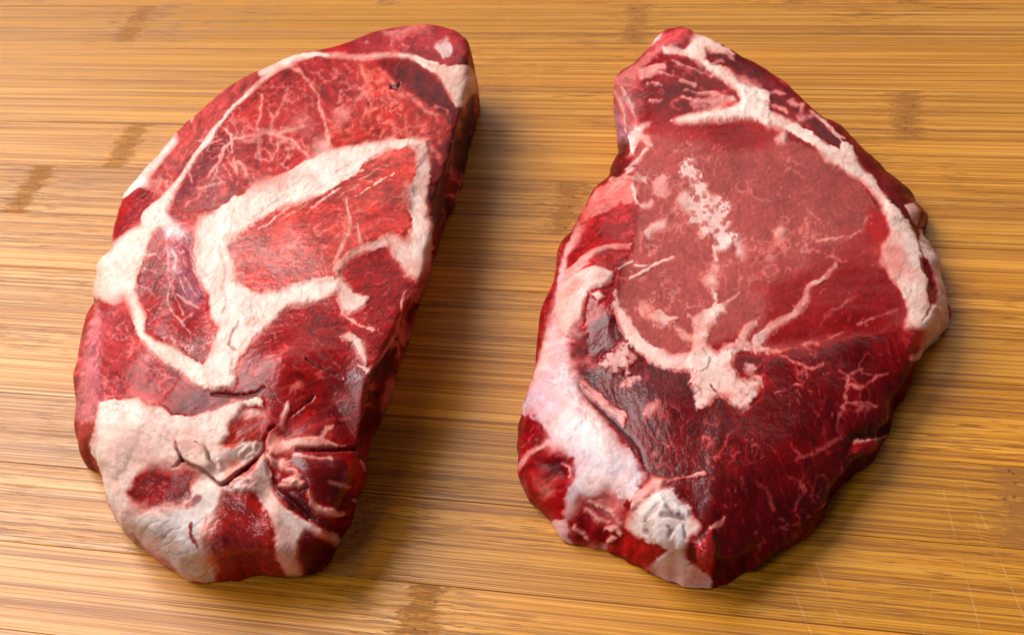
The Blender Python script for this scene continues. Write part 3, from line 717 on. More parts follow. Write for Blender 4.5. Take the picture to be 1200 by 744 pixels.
    # ---- named veins of the upper muscles
    for q in ([290,290,14, 325,310,22, 330,380,16, 320,450,18, 290,530,22, 300,570,24, 350,560,26, 400,570,24],
              [505,240,8, 490,310,9, 465,370,12, 440,440,12, 410,470,14, 395,540,12],
              [375,410,9, 410,455,14], [400,570,20, 460,555,18, 540,530,24, 600,500,20],
              [390,570,18, 470,580,18, 540,605,16, 600,660,15, 630,700,20], [300,600,12, 300,680,14, 320,740,12],
              [435,590,12, 430,670,12, 400,740,10], [280,580,18, 200,590,14, 130,625,18], [40,510,16, 90,545,18, 130,590,22, 130,640,24, 120,700,20],
              [530,110,26, 590,150,20, 650,215,16, 690,270,16, 710,310,12, 705,380,10, 735,450,14, 755,540,24, 765,620,40]):
        q[2::3] = [v * .72 for v in q[2::3]]; s.line('O', q, VEIN, soft=1.1, warp=2.2, fat=.65, dh=-.05, op=.9)
    for q in ([[820,180,14, 815,240,20, 760,270,22, 735,350,22, 690,400,26, 650,450,18], [735,300,12, 720,430,18, 690,470,10], [560,520,14, 600,520,18, 700,500,12, 770,500,8],
               [600,520,14, 570,590,14, 520,610,14, 500,640,10], [845,360,16, 880,380,18, 910,430,18, 905,480,14], [350,340,16, 370,380,10], [240,460,10, 300,480,16, 330,470,10], [380,460,14, 370,500,12],
               [820,330,6, 860,470,6], [760,380,6, 820,490,6], [700,420,6, 760,500,6], [780,330,5, 850,440,6], [330,490,10, 300,540,14, 240,520,16], [500,390,14, 540,480,8]]):
        q[2::3] = [v * .75 for v in q[2::3]]; s.line('N', q, (218, 154, 148), soft=1.1, warp=2.4, fat=.6, op=.88)
    s.poly('O', [810,370, 860,340, 910,410, 850,470, 800,490], (212, 140, 130), soft=4, warp=4, op=.8, fat=.5)
    s.poly('O', [560,470, 620,420, 660,500, 640,560, 560,520], (204, 130, 126), soft=5, warp=4, op=.7, fat=.5)
    s.poly('O', [660,690, 700,600, 760,560, 790,630, 760,670], (222, 170, 160), soft=5, warp=4, op=.8, fat=.7)
    s.poly('A', [640,665, 690,640, 720,605, 790,590, 830,572, 860,590, 760,640], (222, 170, 162), soft=3, warp=4, op=.85, fat=.7)
    for q in ([180,80,20, 215,150,26, 240,220,20, 250,290,16], [310,100,12, 370,170,18, 410,200,14], [130,300,14, 210,280,28, 240,340,12], [190,420,22, 210,380,30, 280,360,24],
              [305,400,12, 320,455,18, 400,465,18, 415,510,20, 405,580,18], [490,420,12, 500,510,18, 530,580,20, 600,600,20, 680,660,26, 730,740,16], [180,440,10, 185,490,10, 230,530,6],
              [430,270,30, 470,290,26], [520,280,20, 580,330,22, 620,390,24, 690,430,26], [690,370,16, 750,390,14, 770,440,12], [570,420,14, 560,490,10], [480,230,16, 470,290,24], [300,480,8, 330,520,14, 310,550,10],
              [700,580,10, 720,620,8]):
        q[2::3] = [v * .8 for v in q[2::3]]; s.line('Q', q, (214, 126, 112), soft=1.8, warp=4, fat=.5, op=.8)
    s.line('Q', [390,220,20, 430,235,24, 450,210,10], (70, 4, 8), soft=2, warp=0.9, dh=-.8)
    s.line('Q', [215,310,10, 228,340,12], (120, 6, 10), soft=1)
    s.line('Q', [850,490,30, 855,580,20], (200, 120, 110), soft=2.5, op=.8, fat=.6)
    # pocket veins
    for q in ([350,180,8, 375,235,14, 365,320,10, 350,390,10, 320,460,12, 330,540,10, 345,600,10, 410,670,12, 470,740,8], [380,470,12, 420,510,18, 500,535,20], [410,670,12, 460,620,12, 480,590,8],
              [190,220,8, 240,210,8, 280,270,8], [160,300,8, 230,330,8, 310,350,6], [110,415,10, 180,430,8, 230,490,8], [170,570,8, 240,640,8, 270,690,8], [430,230,6, 440,290,8], [300,80,6, 320,200,6, 320,330,6],
              [380,340,6, 440,470,5], [410,330,5, 490,460,5], [350,440,5, 420,620,5], [400,200,6, 430,190,6], [330,420,4, 300,330,4], [250,380,5, 300,430,5], [270,580,8, 330,590,8]):
        s.line('S', q, (214, 160, 162), soft=.9, warp=2, fat=.6, op=.85)
    s.poly('C', [385,70, 430,50, 480,80, 470,110, 430,100, 400,110], (240, 228, 232), soft=3, op=.8, wet=.9)
    s.poly('C', [415,40, 470,20, 540,5, 520,50, 480,80, 440,60], (170, 52, 52), soft=2, warp=3, op=.9, fat=.1)
    s.veins('C', [180,350, 260,350, 300,470, 480,620, 420,690, 180,690, 150,480], 17, 1.1, (214, 140, 142), .6, 61, stretch=(1, 1.8), angle=.6)
    s.veins('C', [330,460, 580,440, 600,530, 540,560, 430,510], 10, 1.4, FAT, .8, 62)
    s.veins('P', [285,105, 150,240, 200,235, 330,100], 17, 1.3, (212, 140, 138), .7, 63)
    s.veins('P', [330,90, 380,95, 390,180, 250,240, 220,215, 270,150], 20, 1.4, (212, 140, 138), .75, 64)
    s.veins('B', [380,200, 560,280, 660,380, 600,450, 260,470, 360,330], 11, 1.2, (222, 126, 112), .7, 65)
    s.veins('B', [330,110, 600,60, 720,110, 720,180, 400,150], 19, 1.2, (206, 136, 136), .65, 66)
    s.veins('P', [330,85, 375,90, 388,178, 250,245, 215,225, 268,145], 9, 0.8, (222, 156, 152), .5, 84)
    s.veins('P', [285,105, 150,240, 195,235, 325,95], 8, 0.8, (220, 152, 150), .5, 85)
    s.veins('B', [150,180, 400,180, 460,270, 620,400, 600,450, 260,470, 220,330], 9, 0.9, (224, 142, 130), .55, 86)
    s.veins('C', [185,360, 260,360, 310,480, 470,620, 400,680, 190,680], 9, 0.8, (214, 142, 142), .7, 87, stretch=(1, 1.6), angle=.6)
    s.veins('P', [490,185, 420,215, 300,265, 275,320, 390,325, 470,270], 20, 1.0, (226, 130, 118), .55, 67, stretch=(1.6, 1), angle=-.5)
    s.veins('D', [0,500, 150,420, 320,430, 380,560, 370,700, 100,744, 0,744], 16, 0.8, (196, 84, 80), .55, 68, stretch=(2.2, 1), angle=-.5)
    s.veins('D', [360,190, 480,190, 510,420, 420,470], 16, 0.8, (190, 80, 84), .5, 69, stretch=(1, 2))
    s.line('D', [180,555,3, 240,580,6, 300,605,3], (84, 8, 12), soft=1.6, warp=0.9, dh=-.5)
    s.line('C', [560,660,4, 650,672,8, 720,665,6, 750,650,3], (74, 8, 10), soft=1.8, warp=0.9, dh=-.7)
    s.line('D', [120,740,3, 190,690,5, 205,670,3], (110, 12, 14), soft=1.6, warp=0.9, dh=-.4)
    s.poly('C', [640,744, 700,720, 750,730, 740,744], FATP, soft=2, fat=.7)
    s.veins('P', [545,85, 565,100, 552,200, 530,270, 505,330, 475,430, 440,505, 424,500, 430,440, 470,380, 496,310, 520,230, 535,150], 11, 1.8, (206, 104, 82), .8, 81, stretch=(1, 1.6), soft=3)
    # bulk relief
    s.bump(385, 270, 80, 40, -35, .8).bump(330, 430, 55, 40, -30, 1.4).bump(235, 330, 22, 55, 10, -1.2).bump(170, 430, 35, 60, 20, 1.0)
    s.bump(320, 555, 14, 45, 20, -1.2).bump(170, 510, 40, 30, 0, 1.0).bump(375, 560, 35, 25, 0, 1.0).bump(250, 625, 30, 20, 0, 1.0)
    s.bump(285, 535, 60, 10, -30, -1.0).bump(440, 120, 50, 40, 0, -.8).bump(300, 150, 80, 30, -45, .5)
    s.finish(); return s


LEFT_STATIONS = [
    (501, 30, 21, None), (528, 37, 21, None), (541, 52, 21, None), (546, 80, 21, (559, 138)), (541, 125, 21, (551, 178)), (532, 175, 21, (541, 218)),
    (519, 218, 21, (530, 252)), (507, 250, 22, (518, 276)), (503, 284, 23, (506, 312)), (497, 318, 23, (497, 345)), (484, 352, 23, (485, 372)),
    (465, 388, 23, (478, 400)), (447, 420, 23, (470, 428)), (433, 447, 23, (463, 458)), (428, 482, 22, (448, 494)), (424, 512, 20, (432, 528)),
    (422, 532, 18, (430, 560)), (413, 560, 16, (420, 590)), (401, 590, 15, (413, 612)), (384, 618, 14, (395, 644)), (360, 636, 13, (376, 669)),
    (325, 646, 13, (340, 680)), (290, 650, 13, (296, 680)), (250, 648, 13, (252, 681)), (208, 632, 14, (208, 674)), (170, 600, 16, (168, 642)),
    (147, 570, 18, (150, 622)), (133, 545, 20, (133, 597)), (119, 515, 21, (118, 562)), (114, 490, 21, (103, 551)), (111, 465, 21, (93, 531)),
    (110, 440, 21, (95, 505)), (112, 405, 21, (101, 470)), (116, 370, 21, (109, 432)), (120, 335, 21, (116, 396)), (126, 305, 21, (124, 365)), (133, 283, 21, None),
    (141, 255, 21, None), (149, 229, 21, None), (174, 198, 21, None), (208, 158, 21, None), (241, 122, 21, None), (275, 98, 21, None),
    (319, 78, 21, None), (367, 60, 21, None), (411, 48, 21, None), (451, 37, 21, None), (481, 32, 21, None)]


# ------------------------------------------------------------------ right steak pattern
def right_chart():
    s = Chart(600, 20, 1125, 705, (140, 26, 32), 8)
    F = dict(fat=1.0, wet=0.35)
    # loin: upper part with a pale sheen painted into its colour, dark lower part
    s.poly('P', [745,155, 790,145, 860,142, 900,148, 960,180, 1010,215, 1035,250, 1035,290, 1060,340, 1062,380, 985,400, 900,410, 880,395, 830,405, 780,420, 735,390, 722,350, 735,290, 740,220], (164, 88, 86), soft=3, warp=3, wet=.42, part='loin_muscle')
    s.poly('P', [900,340, 985,300, 1030,260, 1058,340, 1062,385, 980,400, 900,400], (144, 30, 34), soft=14, wet=.5)
    s.poly('G', [440,400, 545,400, 740,392, 860,400, 893,420, 893,480, 800,500, 640,460, 480,440], (160, 40, 42), soft=6, wet=.6)
    s.poly('H', [0,395, 120,392, 200,405, 230,440, 180,480, 60,500, 0,470], (148, 26, 30), soft=6, wet=.6)
    s.poly('J', [560,20, 625,10, 630,90, 600,140, 550,90], (178, 38, 40), soft=7)
    s.poly('P', [735,390, 780,420, 830,440, 860,480, 895,470, 905,420, 985,400, 1062,385, 1075,405, 1062,450, 1045,520, 1018,551, 964,604, 897,660, 830,695, 800,640, 765,560, 680,440, 690,400], (106, 7, 15), soft=4, warp=3, wet=.62, part='lower_muscle')
    s.poly('J', [560,440, 740,440, 720,520, 690,600, 600,560], (136, 18, 28), soft=10, op=.7)
    s.poly('M', [0,400, 200,300, 300,500, 200,620, 0,720], (100, 4, 14), soft=14, op=.7)
    s.poly('K', [200,0, 330,0, 600,60, 640,250, 540,330, 470,300, 400,190, 300,60], (116, 12, 24), soft=6, op=.7)
    # top-left muscle
    s.poly('G', [355,240, 480,140, 520,85, 600,68, 640,90, 620,150, 720,235, 790,290, 800,335, 720,360, 560,390, 440,410, 400,440, 370,400, 370,300], (132, 20, 26), soft=3, part='corner_muscle', wet=.6)
    s.poly('G', [500,270, 640,280, 700,320, 640,350, 520,350, 480,310], (112, 8, 14), soft=10)
    s.poly('G', [350,235, 430,190, 520,110, 540,140, 450,220, 430,300, 440,400, 400,440, 370,400, 368,300], (190, 96, 102), soft=6, warp=4, wet=.7, fat=.3)
    s.poly('G', [510,100, 560,72, 620,72, 630,95, 580,125, 540,140, 500,130], (206, 92, 98), soft=3, warp=3, wet=.7, dh=.5)
    s.poly('G', [490,130, 490,100, 525,82, 515,115], FATW, soft=2, warp=1, **F)
    s.poly('H', [-60,90, 0,120, 60,150, 110,170, 190,210, 280,280, 350,350, 400,400, 460,450, 470,500, 420,480, 340,400, 300,400, 250,380, 210,330, 160,290, 110,250, 50,190, -40,150], (112, 12, 20), soft=2, warp=3, wet=.55, part='cap_muscle')
    s.poly('H', [470,440, 560,500, 640,570, 720,640, 770,700, 770,760, 740,800, 690,744, 640,690, 580,600, 530,540, 490,480], (118, 26, 32), soft=2, warp=2, wet=.5, part='cap_muscle')
    # left bulge
    s.poly('P', [717,211, 742,205, 748,250, 742,285, 725,350, 715,395, 690,410, 660,440, 640,440, 640,380, 650,340, 660,290, 680,255, 700,220], (160, 26, 34), soft=3, wet=.75, part='edge_muscle', dh=.5)
    s.poly('G', [300,630, 350,600, 430,590, 440,620, 420,700, 380,690, 330,720, 260,744, 250,700], (214, 112, 108), soft=4, warp=3, wet=.8, fat=.3)
    s.poly('G', [355,330, 375,360, 395,430, 385,500, 350,470, 340,380], PURP, soft=3, wet=.8)
    s.poly('G', [370,470, 390,470, 385,580, 345,600, 340,520], (108, 10, 16), soft=3)
    s.poly('I', [180,240, 260,190, 330,160, 420,135, 410,155, 330,180, 280,210, 230,250, 210,290, 170,300], (222, 140, 136), soft=2, warp=2, fat=.7, wet=.75, dh=.4)
    s.poly('I', [240,225, 330,190, 410,165, 400,200, 370,250, 300,240], (160, 24, 28), soft=3, wet=.7)
    s.poly('I', [235,60, 200,140, 175,230, 160,300, 150,360, 130,440, 100,530, 130,540, 180,440, 190,300, 205,180, 250,90], (224, 172, 176), soft=2.5, warp=2, fat=.8, wet=.8)
    s.poly('I', [200,280, 230,255, 310,240, 362,255, 350,290, 320,312, 290,322, 262,360, 250,400, 215,430, 255,440, 240,468, 200,472, 165,440, 155,370, 170,300], (228, 166, 154), warp=2.5, dh=.7, part='fat_patch', fat=1, wet=.6)
    s.poly('I', [210,290, 260,275, 250,320, 215,330], (206, 96, 84), soft=4, fat=.6)
    s.poly('I', [285,335, 310,325, 325,340, 305,355], (232, 170, 160), soft=1.2, warp=1, dh=.5, **F)
    s.poly('I', [215,440, 250,430, 300,400, 360,390, 400,470, 440,540, 560,560, 640,640, 640,744, 300,744, 230,620, 205,500], (108, 8, 20), soft=4, wet=.65)
    # left lower wall: silverskin over fat
    s.poly('I', [130,440, 165,440, 200,470, 215,560, 230,640, 270,700, 310,760, 50,760, 40,690, 75,600, 100,520], (222, 178, 182), soft=3, warp=3, fat=.8, wet=.85, part='silverskin', dh=.2)
    s.poly('K', [30,60, 130,0, 225,-10, 250,60, 330,130, 390,210, 440,260, 465,310, 440,360, 430,410, 380,400, 330,380, 240,400, 200,480, 180,440, 200,370, 220,290, 150,250, 110,210, 80,160, 40,120], (212, 180, 188), soft=2.5, warp=3.5, fat=.85, wet=.8, part='silverskin', label='pale silverskin membrane over the slanting edge', dh=.2)
    s.poly('K', [60,30, 180,10, 200,90, 130,130, 80,110], (204, 176, 206), soft=10, op=.65, wet=.95)  # lilac window reflection painted on the membrane
    s.poly('K', [180,140, 260,120, 440,270, 440,340, 330,310, 220,220], (214, 200, 204), soft=10, op=.7)
    s.poly('K', [30,120, 60,100, 95,140, 130,190, 60,250, 30,260], (138, 12, 26), soft=3, warp=3, fat=0, wet=.75)
    s.line('K', [30,290,20, 70,240,16, 140,200,14], (222, 160, 156), fat=.8)
    s.poly('K', [55,300, 150,220, 215,260, 200,350, 180,440, 150,500, 80,450, 20,380, 30,290], (150, 14, 24), soft=4, warp=4, fat=0, wet=.9, part='edge_muscle')
    s.poly('K', [110,270, 190,250, 200,320, 150,350], (96, 4, 12), soft=5, dh=-.8)
    s.poly('K', [100,345, 150,340, 160,390, 120,400], (206, 110, 96), soft=6, fat=.4)
    s.poly('K', [130,480, 190,470, 210,560, 190,580, 150,520], (224, 168, 168), soft=3, fat=.8)
    s.poly('K', [200,480, 240,420, 300,400, 390,470, 390,560, 300,590, 220,570, 190,540], (128, 14, 26), soft=4, warp=4, wet=.85, part='edge_muscle')
    s.poly('K', [250,400, 330,380, 400,410, 380,490, 320,470, 270,430], (212, 126, 124), soft=5, warp=4, fat=.5, wet=.9)
    for q in ([250,440,8, 290,470,10, 340,480,12], [300,430,8, 350,440,12, 390,490,10], [330,500,14, 370,500,18, 380,530,10], [220,500,8, 260,540,8], [340,550,10, 360,530,8], [270,410,10, 300,440,8], [180,280,10, 210,300,8, 200,330,8]):
        s.line('K', q, (226, 164, 158), soft=1.3, warp=3, fat=.6, dh=.4)
    s.poly('K', [240,560, 330,560, 330,600, 270,590], (224, 150, 142), soft=3, fat=.7)
    s.poly('K', [380,560, 420,500, 500,580, 555,620, 500,660, 440,640, 370,600], (158, 20, 26), soft=5, wet=.7, part='edge_muscle')
    # tendon knot
    s.poly('K', [412,500, 440,440, 490,400, 520,370, 557,362, 570,410, 620,440, 655,500, 630,560, 620,620, 680,650, 695,720, 600,725, 520,700, 465,640, 510,600, 540,570, 480,545, 430,525], (222, 196, 190), soft=3, warp=4, dh=.3, part='tendon_knot', label='grey-white tendon knot at the tip', **F)
    s.poly('K', [500,640, 560,600, 680,660, 690,720, 600,725, 510,700], (228, 176, 170), soft=6, op=.85)
    for q in ([485,470,10, 500,450,18, 520,430,12], [480,480,8, 480,520,6], [545,500,6, 555,510,16, 550,530,8], [530,465,14, 580,470,16, 610,480,8], [540,440,8, 560,460,10], [600,500,6, 610,540,6]):
        s.line('K', q, (120, 84, 86), soft=1.6, warp=2, dh=-.6, op=.7)
    for q in ([520,400,26, 530,440,20], [570,440,24, 610,460,22], [590,510,30, 590,560,24], [510,500,24, 520,540,20]):
        s.line('K', q, (232, 224, 222), soft=3, dh=.6, op=.6)
    s.poly('K', [612,560, 635,520, 650,540, 640,600, 620,610], (110, 10, 20), soft=1.6, fat=0)
    s.poly('K', [648,570, 690,510, 712,560, 705,630, 690,670, 650,630], (176, 44, 50), soft=2.5, wet=.8, dh=.5)
    s.line('K', [690,505,10, 720,490,14, 735,470,8], VEIN, fat=.6)
    s.poly('K', [430,400, 490,325, 535,335, 520,365, 470,410, 430,440], (224, 150, 144), soft=2, warp=3, dh=.6, fat=.8, part='fat_patch')
    s.line('K', [535,345,8, 600,325,10, 660,318,14, 680,325,5], (206, 110, 110), soft=1.2, fat=.5, dh=.3)
    # seam along the silverskin, its groove's shade painted as a dark line
    s.line('I', [215,585,7, 290,650,9, 340,700,14, 395,735,18], (218, 148, 144), soft=1.5, warp=2.5, fat=.7, dh=.12)
    s.line('K', [245,0,8, 330,80,20, 385,125,20, 390,150,8], (212, 138, 136), soft=1.6, warp=2.5, fat=.7, dh=.12)
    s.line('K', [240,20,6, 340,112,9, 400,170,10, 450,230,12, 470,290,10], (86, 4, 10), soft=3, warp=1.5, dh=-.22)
    # ---- main seam
    s.poly('G', [525,150, 560,140, 600,150, 625,110, 640,92, 700,112, 775,165, 740,168, 700,160, 678,150, 670,180, 720,205, 760,225, 800,252, 860,280, 900,295, 900,412, 820,385, 740,392, 640,402, 540,402, 620,365, 720,358, 790,342, 802,320, 790,290, 720,240, 640,195, 580,172, 530,172], FAT, warp=2.4, dh=.4, part='fat_seam', **F)
    s.poly('H', [-10,372, 35,358, 105,342, 118,320, 105,290, 35,240, -10,215, -10,180, 60,235, 110,262, 180,290, 160,310, 220,360, 300,400, 360,430, 420,480, 462,502, 455,450, 500,480, 530,540, 580,600, 620,650, 690,750, 620,750, 600,670, 550,610, 480,570, 420,540, 380,490, 300,440, 200,400, 120,390, 50,392, -10,395], FAT, warp=2.2, dh=.4, part='fat_seam', **F)
    s.poly('J', [625,-10, 660,20, 720,110, 750,200, 770,260, 780,350, 810,360, 840,425, 790,480, 745,540, 705,545, 735,490, 745,440, 690,430, 695,370, 670,310, 640,260, 610,210, 605,150, 630,110, 618,60], (232, 196, 184), warp=2, dh=.5, part='fat_seam', **F)
    s.poly('J', [735,85, 785,105, 812,200, 840,300, 845,440, 800,375, 806,300, 790,240, 765,190, 745,180, 730,130], (222, 180, 172), warp=1.5, part='fat_rim', **F)
    s.poly('J', [738,185, 768,198, 800,285, 803,350, 775,352, 765,260], (120, 30, 36), soft=2, warp=1.5, fat=0, dh=-.5)
    s.poly('J', [775,300, 800,290, 803,360, 775,352], (186, 84, 84), soft=4)
    s.poly('J', [600,150, 650,140, 700,180, 690,240, 650,260, 610,215], (222, 116, 106), soft=8, op=.75)
    s.poly('J', [740,395, 780,360, 815,385, 800,440, 760,460], (234, 190, 176), soft=3, dh=.4)
    s.line('J', [740,190,5, 768,260,6, 778,350,6, 740,410,5], (170, 110, 104), soft=.8, dh=-.6, op=.7)
    s.poly('J', [690,430, 750,430, 740,490, 715,520, 690,470], (196, 70, 70), soft=5, op=.7, fat=.3)
    s.poly('H', [685,690, 715,682, 735,710, 725,760, 700,740], (220, 170, 160), soft=1.5, warp=1.5, fat=.9)
    s.poly('H', [745,690, 770,715, 760,760, 735,760], (160, 100, 104), soft=1.5)
    s.line('H', [360,365,8, 410,400,14, 450,440,16, 475,450,8], (214, 156, 146), soft=1, warp=1.5, fat=.8)
    # flecks on the cap
    for q in ([30,150,8, 70,165,12, 90,185,6], [200,300,10, 240,290,14, 270,300,10], [290,330,16, 330,345,14, 330,370,8], [320,385,12, 360,380,14], [200,330,10, 250,350,14, 280,370,8], [120,240,16, 150,260,18, 190,285,14], [10,200,14, 50,190,12]):
        s.line('H', q, (206, 140, 140), soft=2, warp=3, fat=.6, op=.8)
    s.poly('H', [110,280, 135,270, 140,340, 120,370], FATW, soft=2.5, op=.8, dh=.5)
    # corner muscle streaks
    for q in ([455,235,30, 490,228,24, 535,215,18], [450,245,14, 500,240,18, 560,245,8], [590,262,12, 635,268,20], [595,320,16, 625,322,10], [640,330,18, 700,325,24, 770,320,18], [530,150,14, 560,160,20, 600,175,14],
              [640,345,8, 720,345,8], [480,320,8, 520,325,8], [560,200,8, 640,215,8, 700,235,8], [600,295,6, 690,300,10, 740,310,6], [470,270,10, 520,280,6]):
        s.line('G', q, (222, 160, 156), soft=1.5, warp=3, fat=.7, op=.85, dh=.2)
    s.poly('G', [400,440, 430,400, 480,400, 440,440, 430,490, 400,500], FATW, soft=3, warp=3, fat=.9, wet=.9, dh=.3)  # wet highlight painted as a white patch
    for q in ([430,430,20, 470,460,24, 480,480,12], [400,560,12, 440,520,18, 470,490,14], [380,590,10, 420,560,14], [360,290,8, 390,350,8, 395,420,10], [385,280,8, 420,340,6], [350,600,14, 400,590,12, 440,600,8], [420,620,8, 430,680,6], [340,650,8, 390,610,8]):
        s.line('G', q, (228, 176, 172), soft=1.5, warp=2.5, fat=.7, dh=.3)
    # ---- arc and the central patch
    s.line('V', [100,70,12, 110,160,34, 150,220,70, 200,310,90, 270,360,80, 350,400,80, 430,410,90, 520,400,110], (224, 176, 168), warp=4, soft=1.8, dh=.35, part='fat_seam', **F)
    s.poly('V', [480,180, 560,140, 610,110, 665,100, 670,150, 610,195, 570,240, 560,320, 630,375, 640,330, 700,310, 800,310, 880,330, 880,365, 790,355, 700,365, 690,410, 730,480, 790,510, 800,490, 850,520, 850,545, 790,600, 770,650, 745,665, 700,630, 630,580, 590,600, 510,640, 490,590, 480,520, 470,440, 480,360, 500,300, 500,250], (232, 188, 178), warp=4, soft=1.8, dh=.3, crumb=.35, part='fat_patch', label='pale fat patch in the middle of the cut face', **F)
    s.poly('V', [690,400, 740,370, 840,380, 860,440, 830,500, 780,490, 720,460], (112, 14, 20), soft=2, warp=3, fat=0)
    s.poly('V', [770,410, 800,410, 820,440, 790,465, 765,440], (210, 160, 156), soft=2, warp=3, fat=.8)
    s.line('V', [800,470,16, 840,500,18, 855,540,14], (214, 140, 130), soft=1.4, fat=.8)
    s.line('V', [585,530,5, 640,585,8, 700,635,8, 745,665,6], (96, 20, 22), soft=.8, warp=0.9, dh=-1.0)
    s.line('V', [690,360,6, 690,410,8, 730,480,8, 790,530,6], (196, 110, 100), soft=1, dh=-.4, op=.7)
    s.line('V', [670,105,10, 700,85,8, 725,60,5], (214, 150, 146), soft=.8, fat=.7, warp=1)
    # scraps of fat on the pale loin face
    scr = (224, 180, 172)
    s.poly('I', [560,30, 575,10, 600,-40, 625,-30, 650,0, 690,-20, 740,-10, 770,25, 745,60, 755,100, 795,118, 785,140, 745,150, 720,172, 700,160, 690,110, 640,135, 655,80, 615,65, 640,45, 680,40], scr, warp=5, soft=1.5, dh=.25, crumb=.8, part='fat_scrap', **F)
    s.poly('G', [570,545, 600,515, 645,545, 650,590, 685,640, 665,685, 640,670, 615,600, 590,575], scr, warp=5, soft=1.6, dh=.25, crumb=.8, part='fat_scrap', **F)
    s.poly('G', [500,600, 530,580, 560,600, 545,625, 555,655, 530,675, 505,640], (206, 146, 144), warp=4, soft=2, op=.8, fat=.7)
    s.poly('G', [430,690, 470,680, 495,665, 490,695, 450,705], scr, warp=3, fat=.8, op=.85)
    s.poly('G', [435,575, 470,590, 470,615, 440,600], scr, warp=3, fat=.8, op=.7)
    s.poly('I', [462,100, 490,70, 538,60, 535,85, 500,97, 480,122], scr, warp=2.5, dh=.4, part='fat_scrap', **F)
    s.poly('I', [665,260, 690,230, 712,195, 738,250, 722,290, 718,345, 708,320, 690,290], scr, warp=4, dh=.2, crumb=.8, part='fat_scrap', **F)
    s.line('I', [700,150,10, 712,200,16], scr, warp=2, fat=.8)
    s.poly('I', [490,385, 520,372, 570,385, 560,415, 500,420], scr, warp=4, soft=2, dh=.2, crumb=.9, part='fat_scrap', op=.9, **F)
    s.poly('I', [445,350, 470,345, 490,385, 460,385], scr, warp=4, soft=3, op=.6, fat=.6)
    s.poly('I', [570,420, 600,440, 640,455, 635,475, 590,460], scr, warp=3, soft=2, op=.8, fat=.7)
    s.poly('I', [780,150, 800,145, 812,170, 805,195, 785,185], scr, warp=3, op=.85, fat=.7)
    s.poly('I', [285,560, 330,520, 390,488, 418,520, 402,580, 350,595, 300,585], (208, 150, 150), warp=5, soft=2, dh=.3, crumb=.9, part='fat_scrap', **F)
    s.poly('I', [240,535, 270,525, 290,560, 260,575], (196, 130, 134), warp=4, soft=3, op=.7, fat=.6)
    s.poly('I', [375,625, 400,595, 445,585, 455,600, 410,625], (190, 130, 136), warp=4, soft=2, op=.85, fat=.7)
    s.poly('I', [455,735, 470,705, 510,685, 505,710, 470,742], (206, 150, 150), warp=2.5, soft=1.5, fat=.8)
    s.poly('J', [230,105, 255,92, 270,100, 262,122, 240,122], scr, warp=1.5, dh=.4, **F)
    s.poly('H', [240,455, 270,430, 278,440, 270,470, 250,468], (228, 180, 176), warp=1.5, dh=.4, **F)
    for q in ([415,262,6, 450,235,8, 490,212,8, 560,185,10], [430,215,8, 480,207,6], [380,235,8, 420,200,6], [480,210,4, 500,215,4]):
        s.line('I', q, scr, soft=.8, warp=1.5, fat=.7, dh=.3)
    # veins
    for q in ([170,470,34, 230,420,24, 300,380,22, 345,330,24, 350,290,18, 400,260,17, 445,220,12], [120,460,26, 140,420,20, 165,415,14]):
        s.line('J', q, (224, 166, 160), soft=1.2, warp=2.5, fat=.8, dh=.2, part='fat_vein')
    for q in ([370,120,9, 440,130,9, 510,95,11], [430,195,7, 490,210,7], [145,215,4, 210,170,9, 260,115,12, 340,75,4], [60,490,30, 130,490,30, 230,505,22, 310,490,5], [395,412,8, 440,362,7, 520,312,6], [530,412,8, 600,385,7, 655,362,6],
              [240,515,6, 335,562,12, 400,550,9], [335,562,9, 345,600,5], [450,573,8, 490,608,18, 490,650,15, 470,700,14, 460,744,12], [490,635,8, 540,640,10, 590,600,9, 625,588,6], [480,685,10, 540,688,9, 590,705,7],
              [430,455,10, 470,437,14], [330,475,6, 390,472,10], [240,650,8, 290,635,8, 320,632,4], [500,590,6, 530,572,10], [345,20,5, 390,60,3], [290,345,6, 320,370,4], [520,90,6, 560,40,4]):
        q[2::3] = [v * .65 for v in q[2::3]]; s.line('J', q, (206, 118, 116), soft=1.3, warp=4, fat=.5, op=.75)
    for q in ([490,0,13, 480,60,14, 455,140,13, 465,185,12, 400,212,9, 340,250,7, 300,275,5], [480,60,9, 540,75,8, 590,85,5], [300,350,6, 345,300,5], [305,410,7, 390,370,6], [160,345,6, 205,395,7, 215,440,7], [355,440,6, 405,395,11],
              [90,265,16, 105,250,12], [290,250,6, 320,262,6], [30,500,18, 45,470,12], [215,235,5, 230,250,5], [60,430,5, 90,440,5], [0,215,6, 20,190,5], [120,330,6, 125,360,5]):
        q[2::3] = [v * .7 for v in q[2::3]]; s.line('M', q, (186, 82, 88), soft=1.3, warp=4, fat=.4, op=.75)
    s.veins('P', [740,300, 800,200, 960,220, 1020,300, 900,330, 760,390], 15, 1.0, (206, 140, 138), .5, 71)
    s.veins('P', [900,420, 1050,400, 1040,500, 960,590, 850,660, 820,580, 780,520], 20, 0.9, (176, 60, 68), .6, 72, stretch=(1, 1.5))
    s.veins('K', [300,30, 600,60, 620,300, 500,320], 12, 0.9, (176, 76, 90), .55, 73, stretch=(1, 2))
    s.veins('G', [480,160, 620,180, 760,290, 700,350, 460,390], 17, 1.0, (196, 90, 90), .5, 74, stretch=(2, 1), angle=.3)
    s.veins('G', [420,600, 600,460, 860,480, 893,744, 440,744], 13, 0.9, (206, 136, 136), .45, 75)
    # bite-shaped fold near the right edge
    s.poly('M', [480,240, 500,195, 560,150, 620,140, 640,160, 610,190, 520,205, 500,240], (64, 2, 6), soft=4, dh=-.9)  # hollow of the fold, its shade painted in
    s.poly('M', [495,230, 510,205, 625,180, 640,200, 600,225, 510,245], (140, 24, 30), soft=2, dh=.3, wet=.8)
